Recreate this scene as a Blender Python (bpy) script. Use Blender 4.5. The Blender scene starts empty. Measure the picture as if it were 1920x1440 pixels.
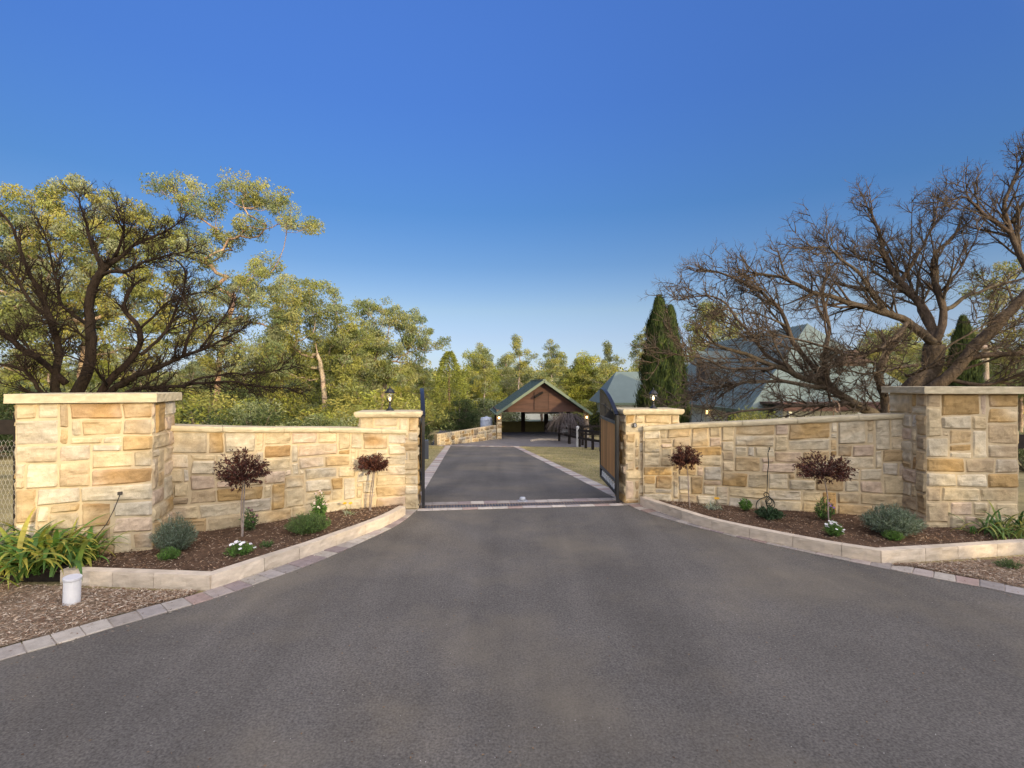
import bpy, math, random
from mathutils import Vector, noise
R = math.radians
C = bpy.context.scene.collection
S = bpy.context.scene

# ---------------------------------------------------------------- camera, sky, sun, exposure
cam = bpy.data.cameras.new('camera'); camo = bpy.data.objects.new('camera', cam); C.objects.link(camo)
camo.location = (0, 0, 2.5); camo.rotation_euler = (R(90), 0, 0)
cam.sensor_width = 36; cam.lens = 18; cam.clip_start = 0.05; cam.clip_end = 6000
S.camera = camo
SUN_EL = 12.5
BLOCK = [(-1, -15, 7.6, 1.3), (2.6, -17, 8.1, 1.25), (6, -19, 7.2, 1.3), (9.4, -15, 7.1, 1.1), (12.6, -18, 8.6, 1.15), (15.6, -15, 8.4, 1.1), (18.6, -18, 9.6, 1.2), (22, -15, 10.0, 1.15), (26.5, -18, 11.2, .85), (33, -15, 11.0, .75), (39.5, -17, 12.6, .75), (45, -19, 13.6, .8), (52, -15, 14.5, 1)]
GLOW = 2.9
SUN_AZ = 147.0                       # clockwise from +Y
el, az = R(SUN_EL), R(SUN_AZ)
SD = Vector((math.sin(az)*math.cos(el), math.cos(az)*math.cos(el), math.sin(el)))   # towards the sun
w = bpy.data.worlds.new("World"); S.world = w; w.use_nodes = True
nt = w.node_tree; bg = nt.nodes['Background']
sky = nt.nodes.new('ShaderNodeTexSky'); sky.sky_type = 'NISHITA'; sky.sun_disc = False
sky.sun_elevation = el; sky.sun_rotation = az
sky.altitude = 100; sky.air_density = 1.0; sky.dust_density = 0.6; sky.ozone_density = 2.2
# sky graded by elevation; warm glow added behind the camera as unseen fill light
N_ = nt.nodes; L_ = nt.links
tcw = N_.new('ShaderNodeTexCoord'); sep = N_.new('ShaderNodeSeparateXYZ'); L_.new(tcw.outputs['Generated'], sep.inputs[0])
rmp = N_.new('ShaderNodeValToRGB'); L_.new(sep.outputs[2], rmp.inputs[0])
KEYS = [(0.0, (.37, .45, .85)), (0.045, (.36, .385, .58)), (0.09, (.385, .37, .49)), (0.14, (.40, .385, .44)), (0.223, (.275, .335, .44)),
        (0.316, (.215, .33, .49)), (0.476, (.255, .385, .67)), (0.62, (.325, .475, .84))]
while len(rmp.color_ramp.elements) < len(KEYS): rmp.color_ramp.elements.new(0.5)
for e_, (p_, c_) in zip(rmp.color_ramp.elements, KEYS): e_.position = p_; e_.color = (*c_, 1)
mlt = N_.new('ShaderNodeMix'); mlt.data_type = 'RGBA'; mlt.blend_type = 'MULTIPLY'; mlt.inputs[0].default_value = 1
L_.new(sky.outputs[0], mlt.inputs[6]); L_.new(rmp.outputs[0], mlt.inputs[7])
dbl = N_.new('ShaderNodeVectorMath'); dbl.operation = 'SCALE'; dbl.inputs['Scale'].default_value = 2.0; L_.new(mlt.outputs[2], dbl.inputs[0])
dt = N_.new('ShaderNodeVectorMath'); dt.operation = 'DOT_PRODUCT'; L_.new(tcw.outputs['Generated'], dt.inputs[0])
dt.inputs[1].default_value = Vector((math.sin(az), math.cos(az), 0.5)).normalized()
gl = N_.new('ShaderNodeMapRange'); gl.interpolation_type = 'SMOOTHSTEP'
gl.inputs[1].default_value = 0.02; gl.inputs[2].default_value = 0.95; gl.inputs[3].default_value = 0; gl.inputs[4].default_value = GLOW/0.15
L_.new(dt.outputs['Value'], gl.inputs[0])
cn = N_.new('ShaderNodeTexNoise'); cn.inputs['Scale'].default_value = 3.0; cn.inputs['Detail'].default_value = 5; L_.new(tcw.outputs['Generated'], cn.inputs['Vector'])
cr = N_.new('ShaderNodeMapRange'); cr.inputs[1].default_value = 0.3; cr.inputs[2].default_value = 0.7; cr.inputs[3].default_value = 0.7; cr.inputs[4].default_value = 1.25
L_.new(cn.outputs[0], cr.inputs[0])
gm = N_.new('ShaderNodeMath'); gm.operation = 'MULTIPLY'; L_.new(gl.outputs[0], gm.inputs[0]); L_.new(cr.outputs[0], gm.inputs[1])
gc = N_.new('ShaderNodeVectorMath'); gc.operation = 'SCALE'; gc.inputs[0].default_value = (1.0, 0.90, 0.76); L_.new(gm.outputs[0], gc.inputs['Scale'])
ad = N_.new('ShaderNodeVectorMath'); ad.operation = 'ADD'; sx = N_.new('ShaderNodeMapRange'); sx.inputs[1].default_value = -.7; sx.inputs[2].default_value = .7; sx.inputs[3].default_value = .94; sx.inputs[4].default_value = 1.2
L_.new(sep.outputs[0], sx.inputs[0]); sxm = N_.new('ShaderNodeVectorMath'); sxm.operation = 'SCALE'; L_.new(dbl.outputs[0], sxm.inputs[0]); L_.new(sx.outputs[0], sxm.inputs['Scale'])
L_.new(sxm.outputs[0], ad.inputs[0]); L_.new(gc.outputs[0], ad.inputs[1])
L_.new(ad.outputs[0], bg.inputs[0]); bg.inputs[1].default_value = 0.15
sl = bpy.data.lights.new('sun', 'SUN'); slo = bpy.data.objects.new('sun', sl); C.objects.link(slo)
sl.energy = 4.0; sl.angle = R(0.5); sl.color = (1.0, 0.78, 0.44)
slo.rotation_euler = (-SD).to_track_quat('-Z', 'Y').to_euler(); slo.location = SD*60
S.view_settings.view_transform = 'Standard'; S.view_settings.look = 'None'
S.view_settings.gamma = 1.0; S.view_settings.exposure = 0.0; S.view_settings.use_curve_mapping = False

# ---------------------------------------------------------------- helpers
def P(x, y, D):
    return Vector(((x-960)/960*D, D, 2.5-(y-720)/960*D))

class MB:
    def __init__(s): s.v = []; s.f = []; s.c = []
    def add(s, vs, fs, col=(1, 1, 1)):
        n = len(s.v); s.v.extend(vs); s.f.extend([tuple(i+n for i in f) for f in fs])
        if col and isinstance(col[0], (tuple, list)): s.c.extend(col)
        else: s.c.extend([col]*len(vs))
    def build(s, name, mat, parent=None, smooth=False, bevel=0):
        me = bpy.data.meshes.new(name)
        me.from_pydata([tuple(v) for v in s.v], [], s.f)
        a = me.attributes.new('tint', 'FLOAT_COLOR', 'POINT')
        buf = []
        for c in s.c: buf += [c[0], c[1], c[2], 1.0]
        a.data.foreach_set('color', buf)
        if smooth: me.polygons.foreach_set('use_smooth', [True]*len(me.polygons))
        me.materials.append(mat); me.update()
        o = bpy.data.objects.new(name, me); C.objects.link(o)
        if parent:
            o.parent = parent
            o.matrix_parent_inverse = parent.matrix_world.inverted() if False else o.matrix_parent_inverse
        if bevel:
            b = o.modifiers.new('bevel', 'BEVEL'); b.width = bevel; b.segments = 2; b.limit_method = 'ANGLE'
        return o

def recentre(root, loc):
    """move the Empty to its base and keep its (world-space) children where they are"""
    root.location = loc
    for ch in root.children:
        ch.location = ch.location - Vector(loc)

def thing(name, label, cat, group=None):
    o = bpy.data.objects.new(name, None); o.empty_display_size = 0.2; C.objects.link(o)
    o['label'] = label; o['category'] = cat
    if group: o['group'] = group
    return o
def tag(o, label, cat, group=None, kind=None):
    o['label'] = label; o['category'] = cat
    if group: o['group'] = group
    if kind: o['kind'] = kind
    return o
def struct(o, label=None):
    o['kind'] = 'structure'
    if label: o['label'] = label
    return o

def box(mb, c, s, rz=0.0, col=(1, 1, 1), rx=0.0, ax=None):
    """box centred at c with full sizes s"""
    hx, hy, hz = s[0]/2, s[1]/2, s[2]/2
    if ax: X, Y, Z = ax
    else:
        X = Vector((math.cos(rz), math.sin(rz), 0)); Y = Vector((-math.sin(rz), math.cos(rz), 0)); Z = Vector((0, 0, 1))
    c = Vector(c)
    vs = [c+X*a*hx+Y*b*hy+Z*d*hz for a, b, d in ((-1,-1,-1),(1,-1,-1),(1,1,-1),(-1,1,-1),(-1,-1,1),(1,-1,1),(1,1,1),(-1,1,1))]
    mb.add(vs, [(0,3,2,1),(4,5,6,7),(0,1,5,4),(1,2,6,5),(2,3,7,6),(3,0,4,7)], col)

def tube(mb, pts, rads, n=6, col=(1, 1, 1), cap=True):
    k = len(pts); vs = []; fs = []
    ref = Vector((0.31, 0.17, 0.93))
    for i, p in enumerate(pts):
        d = (pts[min(i+1, k-1)]-pts[max(i-1, 0)])
        if d.length < 1e-7: d = Vector((0, 0, 1))
        d.normalize()
        a = d.cross(ref)
        if a.length < 0.05: a = d.cross(Vector((1, 0, 0)))
        a.normalize(); b = d.cross(a); ref = b.cross(d) if False else ref
        r = rads[i] if isinstance(rads, (list, tuple)) else rads
        for j in range(n):
            t = 2*math.pi*j/n
            vs.append(p+(a*math.cos(t)+b*math.sin(t))*r)
    for i in range(k-1):
        for j in range(n):
            fs.append((i*n+j, i*n+(j+1) % n, (i+1)*n+(j+1) % n, (i+1)*n+j))
    if cap:
        fs.append(tuple(range(n-1, -1, -1))); fs.append(tuple((k-1)*n+j for j in range(n)))
    mb.add(vs, fs, col)

def lathe(mb, prof, c, n=16, col=(1, 1, 1)):
    vs = []; fs = []
    for r, z in prof:
        for j in range(n):
            t = 2*math.pi*j/n
            vs.append(Vector((c[0]+r*math.cos(t), c[1]+r*math.sin(t), c[2]+z)))
    for i in range(len(prof)-1):
        for j in range(n):
            fs.append((i*n+j, i*n+(j+1) % n, (i+1)*n+(j+1) % n, (i+1)*n+j))
    fs.append(tuple(range(n-1, -1, -1))); fs.append(tuple((len(prof)-1)*n+j for j in range(n)))
    mb.add(vs, fs, col)

def catmull(pts, step=0.1):
    pts = [Vector(p) for p in pts]; out = []
    n = len(pts)
    for i in range(n-1):
        p0 = pts[max(i-1, 0)]; p1 = pts[i]; p2 = pts[i+1]; p3 = pts[min(i+2, n-1)]
        k = max(1, int((p2-p1).length/step))
        for j in range(k):
            t = j/k
            out.append(0.5*((2*p1)+(p2-p0)*t+(2*p0-5*p1+4*p2-p3)*t*t+(3*p1-p0-3*p2+p3)*t**3))
    out.append(pts[-1]); return out

class Path:
    """arc-length parametrised 2-D polyline"""
    def __init__(s, pts):
        s.p = [Vector((a[0], a[1])) for a in pts]; s.s = [0]
        for a, b in zip(s.p, s.p[1:]): s.s.append(s.s[-1]+(b-a).length)
        s.L = s.s[-1]
    def at(s, u):
        import bisect
        i = min(max(bisect.bisect_right(s.s, u)-1, 0), len(s.p)-2)
        a, b = s.p[i], s.p[i+1]; l = s.s[i+1]-s.s[i]
        t = (u-s.s[i])/l
        d = (b-a).normalized()
        return a+(b-a)*t, Vector((d.y, -d.x))
    def sm(s, u):
        p, _ = s.at(u)
        _, n1 = s.at(max(u-0.12, 0)); _, n2 = s.at(min(u+0.12, s.L-1e-4))
        return p, (n1+n2).normalized()

def tz(x, y):
    t = y+0.1*x
    if t < 10.9: z = 0.0
    elif t < 36.5: z = -0.075*(t-10.9)
    elif t < 54: z = -1.92
    elif t < 95: z = -1.92-4.2*((t-54)/41)**1.3
    elif t < 170: z = -6.12
    else: z = -6.12+24*min(1, (t-170)/420)**1.2
    return z

# ---------------------------------------------------------------- materials
def mat(name, col=(1, 1, 1), rough=0.8, bump=0.0, bscale=40, var=0.15, vscale=6, spec=0.3, trans=0.0, metal=0.0,
        detail=6, stretch=None, spots=None, fine=None):
    m = bpy.data.materials.new(name); m.use_nodes = True
    t = m.node_tree; N = t.nodes; L = t.links; b = N['Principled BSDF']
    b.inputs['Roughness'].default_value = rough; b.inputs['Specular IOR Level'].default_value = spec
    b.inputs['Metallic'].default_value = metal
    tc = N.new('ShaderNodeNewGeometry'); vec = tc.outputs['Position']
    if stretch:
        mp = N.new('ShaderNodeMapping'); mp.inputs['Scale'].default_value = stretch
        L.new(vec, mp.inputs[0]); vec = mp.outputs[0]
    at = N.new('ShaderNodeAttribute'); at.attribute_name = 'tint'
    mu = N.new('ShaderNodeMix'); mu.data_type = 'RGBA'; mu.blend_type = 'MULTIPLY'; mu.inputs[0].default_value = 1
    L.new(at.outputs['Color'], mu.inputs[6]); mu.inputs[7].default_value = (*col, 1)
    out = mu.outputs[2]
    def noisef(scale, lo, hi, det=detail):
        n = N.new('ShaderNodeTexNoise'); n.inputs['Scale'].default_value = scale; n.inputs['Detail'].default_value = det
        n.inputs['Roughness'].default_value = 0.6
        L.new(vec, n.inputs['Vector'])
        r = N.new('ShaderNodeMapRange'); r.inputs[1].default_value = 0.3; r.inputs[2].default_value = 0.7
        r.inputs[3].default_value = lo; r.inputs[4].default_value = hi
        L.new(n.outputs[0], r.inputs[0]); return r.outputs[0]
    def mulv(c, f):
        mx = N.new('ShaderNodeVectorMath'); mx.operation = 'SCALE'
        L.new(c, mx.inputs[0]); L.new(f, mx.inputs['Scale']); return mx.outputs[0]
    if var: out = mulv(out, noisef(vscale, 1-var, 1+var))
    if fine: out = mulv(out, noisef(fine[0], 1-fine[1], 1+fine[1], 3))
    if spots:      # (scale, threshold, colour, strength)
        for sc, lo, hi, sc_col in spots:
            f = noisef(sc, 0, 1); r = N.new('ShaderNodeMapRange'); r.inputs[1].default_value = lo; r.inputs[2].default_value = hi
            L.new(f, r.inputs[0])
            mx = N.new('ShaderNodeMix'); mx.data_type = 'RGBA'
            L.new(r.outputs[0], mx.inputs[0]); L.new(out, mx.inputs[6]); mx.inputs[7].default_value = (*sc_col, 1); out = mx.outputs[2]
    L.new(out, b.inputs['Base Color'])
    if bump:
        n = N.new('ShaderNodeTexNoise'); n.inputs['Scale'].default_value = bscale; n.inputs['Detail'].default_value = 8
        n.inputs['Roughness'].default_value = 0.65
        L.new(vec, n.inputs['Vector'])
        bp = N.new('ShaderNodeBump'); bp.inputs['Strength'].default_value = 1.0; bp.inputs['Distance'].default_value = bump
        L.new(n.outputs[0], bp.inputs['Height']); L.new(bp.outputs[0], b.inputs['Normal'])
    if trans:
        tr = N.new('ShaderNodeBsdfTranslucent'); L.new(out, tr.inputs[0])
        mx = N.new('ShaderNodeMixShader'); mx.inputs[0].default_value = trans
        L.new(b.outputs[0], mx.inputs[1]); L.new(tr.outputs[0], mx.inputs[2])
        L.new(mx.outputs[0], N['Material Output'].inputs[0])
    return m
def emit(name, col, st):
    m = bpy.data.materials.new(name); m.use_nodes = True
    b = m.node_tree.nodes['Principled BSDF']; b.inputs['Base Color'].default_value = (*col, 1)
    b.inputs['Emission Color'].default_value = (*col, 1); b.inputs['Emission Strength'].default_value = st
    return m
def glassm(name, col=(1, 1, 1), a=0.75):
    m = bpy.data.materials.new(name); m.use_nodes = True; t = m.node_tree; N = t.nodes
    g = N.new('ShaderNodeBsdfGlossy'); g.inputs['Roughness'].default_value = 0.05
    tr = N.new('ShaderNodeBsdfTransparent'); tr.inputs[0].default_value = (*col, 1)
    mx = N.new('ShaderNodeMixShader'); mx.inputs[0].default_value = a
    t.links.new(g.outputs[0], mx.inputs[1]); t.links.new(tr.outputs[0], mx.inputs[2]); t.links.new(mx.outputs[0], N['Material Output'].inputs[0])
    return m

M_stone = mat('sandstone', (0.89, 0.88, 0.86), rough=0.9, bump=0.009, bscale=30, var=0.17, vscale=11, fine=(120, 0.07), spec=0.15)
M_mortar = mat('mortar', (0.50, 0.40, 0.255), rough=0.95, bump=0.004, bscale=60, var=0.10, vscale=5, spec=0.1)
M_cap = mat('sawn_sandstone', (0.48, 0.41, 0.275), rough=0.85, bump=0.004, bscale=22, var=0.14, vscale=7, fine=(90, 0.05), spec=0.15)
M_kerb = mat('kerb_sandstone', (0.52, 0.44, 0.345), rough=0.85, bump=0.004, bscale=25, var=0.17, vscale=5, fine=(60, 0.05), spec=0.15, stretch=(1, 1, 3))
M_paver = mat('paver', rough=0.9, bump=0.003, bscale=60, var=0.16, vscale=9, fine=(110, 0.12), spec=0.15)
M_asph = mat('asphalt', (0.120, 0.109, 0.096), rough=0.9, bump=0.007, bscale=120, var=0.18, vscale=0.55, detail=5, fine=(52, 0.42), spec=0.22,
             spots=[(0.36, 0.42, 1.15, (0.20, 0.170, 0.125)), (120, 0.97, 1.08, (0.42, 0.40, 0.37)), (95, 0.95, 1.02, (0.02, 0.02, 0.02))])
def add_tracks(m):
    """faint long wear streaks worn along the direction of travel"""
    t = m.node_tree; N = t.nodes; L = t.links; b = N['Principled BSDF']; src = b.inputs['Base Color'].links[0].from_socket
    g_ = N.new('ShaderNodeNewGeometry'); mp = N.new('ShaderNodeMapping'); mp.inputs['Scale'].default_value = (1.5, 0.10, 1); mp.inputs['Rotation'].default_value = (0, 0, 0.08)
    L.new(g_.outputs['Position'], mp.inputs[0]); n = N.new('ShaderNodeTexNoise'); n.inputs['Scale'].default_value = 1.0; n.inputs['Detail'].default_value = 4; n.inputs['Distortion'].default_value = .5
    L.new(mp.outputs[0], n.inputs['Vector']); r = N.new('ShaderNodeMapRange'); r.inputs[1].default_value = .3; r.inputs[2].default_value = .7; r.inputs[3].default_value = .84; r.inputs[4].default_value = 1.14
    L.new(n.outputs[0], r.inputs[0]); v = N.new('ShaderNodeVectorMath'); v.operation = 'SCALE'; L.new(src, v.inputs[0]); L.new(r.outputs[0], v.inputs['Scale']); L.new(v.outputs[0], b.inputs['Base Color'])
add_tracks(M_asph)
M_grass = mat('dry_lawn', (0.30, 0.25, 0.125), rough=0.95, bump=0.05, bscale=16, var=0.38, vscale=0.7, fine=(28, 0.25), spec=0.1)
M_mulch = mat('mulch_soil', (0.105, 0.065, 0.042), rough=0.95, bump=0.03, bscale=45, var=0.35, vscale=5, fine=(70, 0.4), spec=0.1)
M_dry = mat('dry_litter', (0.26, 0.19, 0.13), rough=0.95, bump=0.03, bscale=45, var=0.3, vscale=3, fine=(60, 0.4), spec=0.1)
M_chip = mat('chip', rough=0.9, var=0.2, vscale=30, spec=0.1)
M_leaf = mat('leaf', rough=0.6, var=0.25, vscale=1.2, spec=0.25, trans=0.3, detail=2)
M_leafn = mat('leaf_near', rough=0.5, var=0.2, vscale=9, spec=0.3, trans=0.25, detail=2)
M_bark = mat('bark', rough=0.95, bump=0.06, bscale=16, var=0.42, vscale=7, fine=(45, 0.25), spec=0.1, stretch=(1, 1, 0.35))
M_iron = mat('black_iron', (0.012, 0.012, 0.014), rough=0.38, var=0.1, spec=0.5, bump=0.0006, bscale=200)
M_darkwood = mat('dark_wood', (0.022, 0.017, 0.014), rough=0.8, var=0.3, vscale=12, bump=0.004, bscale=40, spec=0.2)
M_steel = mat('steel', (0.55, 0.56, 0.58), rough=0.35, metal=0.8, var=0.05)
M_timber = mat('gate_timber', (0.40, 0.215, 0.085), rough=0.6, var=0.25, vscale=10, bump=0.003, bscale=30, stretch=(1, 1, 0.08), fine=(60, 0.12))
M_clad = mat('cladding', (0.085, 0.043, 0.029), rough=0.7, var=0.25, vscale=4, stretch=(0.3, 0.3, 3), bump=0.004, bscale=10)
M_roofd = mat('roof_dark_green', (0.045, 0.072, 0.068), rough=0.5, var=0.08, vscale=1.2, spec=0.3)
M_roof = mat('roof_green', (0.12, 0.158, 0.152), rough=0.55, var=0.08, vscale=1.2, spec=0.3)
M_trim = mat('trim_green', (0.13, 0.165, 0.115), rough=0.5, var=0.05)
M_render = mat('pale_render', (0.78, 0.78, 0.68), rough=0.9, var=0.06, vscale=2, bump=0.002)
M_olive = mat('olive_board', (0.10, 0.085, 0.03), rough=0.8, var=0.12, vscale=3)
M_brown = mat('brown_board', (0.085, 0.055, 0.045), rough=0.8, var=0.15, vscale=3)
M_pvc = mat('pvc', (0.62, 0.63, 0.66), rough=0.5, var=0.05, vscale=12)
M_glassd = mat('window_glass', (0.03, 0.035, 0.045), rough=0.08, var=0.0, spec=0.6)
M_grey = mat('grey_metal', (0.30, 0.32, 0.36), rough=0.5, var=0.08, vscale=2)
M_rope = mat('rope', (0.62, 0.42, 0.28), rough=0.9, var=0.2, vscale=60)
M_glass = glassm('lamp_glass', (1, 0.97, 0.9), 0.85)
M_bulb = emit('bulb', (1.0, 0.72, 0.38), 9)

# ---------------------------------------------------------------- ground
def strip_sheet(name, mat_, ts, offs, dz=0.0, centre=lambda t: 0.0, zfun=tz, col=(1, 1, 1)):
    """rows at constant t = y + 0.1 x"""
    mb = MB(); vs = []; fs = []
    for t in ts:
        for o in offs:
            x = centre(t)+o; y = t-0.1*x
            vs.append(Vector((x, y, zfun(x, y)+dz)))
    n = len(offs)
    for i in range(len(ts)-1):
        for j in range(n-1): fs.append((i*n+j, i*n+j+1, (i+1)*n+j+1, (i+1)*n+j))
    mb.add(vs, fs, col); return mb.build(name, mat_, smooth=True)
ts = [-400, -200, -100, -50, -25, 0, 10.9] + [36.5] + [54+i*4 for i in range(30)] + [174+i*12 for i in range(36)] + [700, 1000, 2500]
offs = [-2500, -1200, -700, -450, -300, -200, -120, -80, -50, -30, -15, 0, 15, 30, 50, 80, 120, 200, 300, 450, 700, 1200, 2500]
struct(strip_sheet('ground', M_grass, ts, offs), 'dry grassy ground sloping away to the valley')

AL = [(-14, -12), (-9.5, -2.4), (-6.6, 1.9), (-4.615, 4.615), (-4.37, 4.88), (-4.08, 5.24), (-3.81, 5.54), (-3.50, 5.90), (-3.11, 6.49), (-2.70, 7.23), (-2.36, 8.08), (-2.05, 8.95), (-1.93, 9.6), (-1.88, 10.15)]
AR = [(17, -8), (12.5, -1.2), (9.3, 2.8), (6.03, 6.03), (5.44, 6.54), (5.01, 6.94), (4.61, 7.32), (4.04, 7.92), (3.61, 8.39), (2.95, 9.3), (2.55, 10.05), (2.36, 10.65)]
ALc = [v for v in catmull([(a, b, 0) for a, b in AL], 0.15)]
ARc = [v for v in catmull([(a, b, 0) for a, b in AR], 0.15)]
mb = MB()
n = 90
pl, pr = Path(ALc), Path(ARc)
vs = []; fs = []
for i in range(n+1):
    a = pl.at(pl.L*i/n*0.99999)[0]; b = pr.at(pr.L*i/n*0.99999)[0]
    for j in range(9):
        q = a+(b-a)*j/8; vs.append(Vector((q.x, q.y, 0.004)))
for i in range(n):
    for j in range(8): fs.append((i*9+j, i*9+j+1, (i+1)*9+j+1, (i+1)*9+j))
mb.add(vs, fs)
# road on behind the camera
vs = [Vector((-14, -12, .004)), Vector((17, -8, .004)), Vector((40, -16, .004)), Vector((40, -24, .004)), Vector((-40, -24, .004)), Vector((-40, -14, .004))]
mb.add(vs, [(0, 5, 4, 3, 2, 1)])
struct(mb.build('road', M_asph), 'dark grey asphalt apron in front of the gates')

DC = lambda t: 0.10-0.093*(t-11)       # centre line of the drive beyond the gate
tdr = [10.55, 10.9] + [12+2*i for i in range(12)] + [35.6]
struct(strip_sheet('driveway', M_asph, tdr, [-2.12, -1, 0, 1, 2.28], 0.005, DC), 'asphalt driveway running down to the carport')
tap = [35.95, 36.5, 40, 44, 48, 50]
struct(strip_sheet('paved_forecourt', mat('forecourt', (0.15, 0.14, 0.14), var=0.15, vscale=1.5, fine=(9, .15), bump=0.01, bscale=20), tap, [-3.6, -1, 1, 4, 9.2], 0.006, DC), 'grey paved forecourt of the carport')

PCOL = [(0.34, 0.30, 0.26), (0.30, 0.27, 0.25), (0.36, 0.32, 0.28), (0.26, 0.21, 0.20), (0.33, 0.28, 0.25), (0.38, 0.34, 0.29), (0.28, 0.25, 0.23), (0.29, 0.215, 0.185)]
def pavers(name, path, side, width, spacing, z=lambda x, y: 0.0, label='', cm=1.0, seed=1, off0=0.0, jit=0.003):
    """path edge -> row of pavers on the outer side (side = +1 along Path normal)"""
    rg = random.Random(seed); mb = MB(); u = 0.0
    base = MB(); vs = []; fs = []
    k = max(2, int(path.L/0.4))
    for i in range(k+1):
        p, nn = path.sm(path.L*i/k*0.99999)
        for o in (off0, off0+width):
            q = p+nn*side*o; vs.append(Vector((q.x, q.y, z(q.x, q.y)+0.008)))
    for i in range(k): fs.append((2*i, 2*i+1, 2*i+3, 2*i+2) if side < 0 else (2*i, 2*i+2, 2*i+3, 2*i+1))
    mb.add(vs, fs, (0.30, 0.26, 0.22))
    while u < path.L-spacing*0.3:
        u2 = min(u+spacing*rg.uniform(0.93, 1.07), path.L-0.001); g = 0.005
        c = rg.choice(PCOL); m_ = rg.uniform(0.82, 1.15)*cm; c = tuple(a*m_ for a in c)
        qs = []
        for uu, oo in ((u+g, off0+g), (u2-g, off0+g), (u2-g, off0+width-g), (u+g, off0+width-g)):
            p, nn = path.sm(uu); q = p+nn*side*oo+Vector((rg.uniform(-jit, jit), rg.uniform(-jit, jit)))
            qs.append(q)
        cen = sum(qs, Vector((0, 0)))/4; h = 0.016+rg.uniform(-0.003, 0.004)
        lo = [Vector((q.x, q.y, z(q.x, q.y)+0.002)) for q in qs]
        mi = [Vector((q.x, q.y, z(q.x, q.y)+h-0.004)) for q in qs]
        hi = [Vector((q.x*0.95+cen.x*0.05, q.y*0.95+cen.y*0.05, 0)) for q in qs]
        hi = [Vector((q.x, q.y, z(q.x, q.y)+h)) for q in hi]
        f = [(8, 9, 10, 11)]
        for a in range(4):
            b = (a+1) % 4; f += [(a, b, 4+b, 4+a), (4+a, 4+b, 8+b, 8+a)]
        if side > 0: f = [t[::-1] for t in f]
        mb.add(lo+mi+hi, f, c)
        u = u2
    o = mb.build(name, M_paver); return struct(o, label)
PL = Path(ALc); PR = Path(ARc)
pavers('paver_edging', PL, -1, 0.30, 0.23, label='paver strip along the left edge of the asphalt apron', seed=3)
pavers('paver_edging', PR, 1, 0.30, 0.23, label='paver strip along the right edge of the asphalt apron', seed=4)
dl = Path([(DC(t)-2.12, t-0.1*(DC(t)-2.12)) for t in [10.9+i*0.8 for i in range(32)]])
dr = Path([(DC(t)+2.28, t-0.1*(DC(t)+2.28)) for t in [10.9+i*0.8 for i in range(32)]])
pavers('paver_edging', dl, -1, 0.36, 0.24, z=tz, label='paver strip along the left side of the driveway', seed=5, cm=1.25)
pavers('paver_edging', dr, 1, 0.36, 0.24, z=tz, label='paver strip along the right side of the driveway', seed=6, cm=1.25)
G0, G1 = Vector((-1.88, 10.22)), Vector((2.37, 10.69))
gd = (G1-G0).normalized(); gn = Vector((-gd.y, gd.x))
pavers('paver_edging', Path([G0-gn*0.02, G1-gn*0.02]), 1, 0.15, 0.30, label='front paver course of the gate drain', seed=7, cm=1.35)
pavers('paver_edging', Path([G0+gn*0.25, G1+gn*0.25]), -1, 0.26, 0.28, label='rear paver course of the gate drain', seed=8, cm=1.2)
fe = Path([(DC(36)-2.9, 36.0+0.29-0.1*DC(36)), (DC(36)+2.8, 36-0.28-0.1*DC(36))])
pavers('paver_edging', fe, 1, 0.7, 0.3, z=tz, label='paver band crossing the far end of the driveway', seed=9, cm=1.3)
# grated drain
t = thing('channel_drain', 'rusty slotted channel drain across the driveway between the gate pillars', 'drain')
mb = MB(); L0 = (G1-G0).length; ang = math.atan2(gd.y, gd.x)
cm_ = (G0+G1)/2+gn*0.115
box(mb, (cm_.x, cm_.y, 0.006), (L0, 0.27, 0.004), ang, (0.004, 0.004, 0.004)); mb.build('channel', M_iron, t)
mb = MB(); k = int(L0/0.060)
for i in range(k+1):
    q = G0+gd*(i*0.060)+gn*0.115; box(mb, (q.x, q.y, 0.013), (0.026, 0.25, 0.008), ang, (.30, .24, .19))
for s in (-0.128, 0.128):
    q = cm_+gn*s; box(mb, (q.x, q.y, 0.014), (L0, 0.014, 0.010), ang, (.30, .22, .17))
mb.build('grate', mat('grate_metal', (0.7, 0.7, 0.7), rough=0.7, var=0.4, vscale=8), t); recentre(t, (cm_.x, cm_.y, 0))
# gate stop
t = thing('gate_stop', 'small white metal gate stop in the middle of the drain', 'gate stop')
q = P(980, 938, 10.75); mb = MB(); box(mb, (q.x, 10.86, 0.02), (0.2, 0.14, 0.02), ang, (0.5, 0.5, 0.52)); mb.build('base_plate', M_pvc, t, bevel=0.004)
mb = MB(); lathe(mb, [(0.065, 0.0), (0.065, 0.05), (0.055, 0.068), (0.02, 0.075)], (q.x, 10.86, 0.031), 12, (0.6, 0.62, 0.65)); mb.build('stop_block', M_pvc, t, smooth=True)
recentre(t, (q.x, 10.86, 0))

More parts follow.
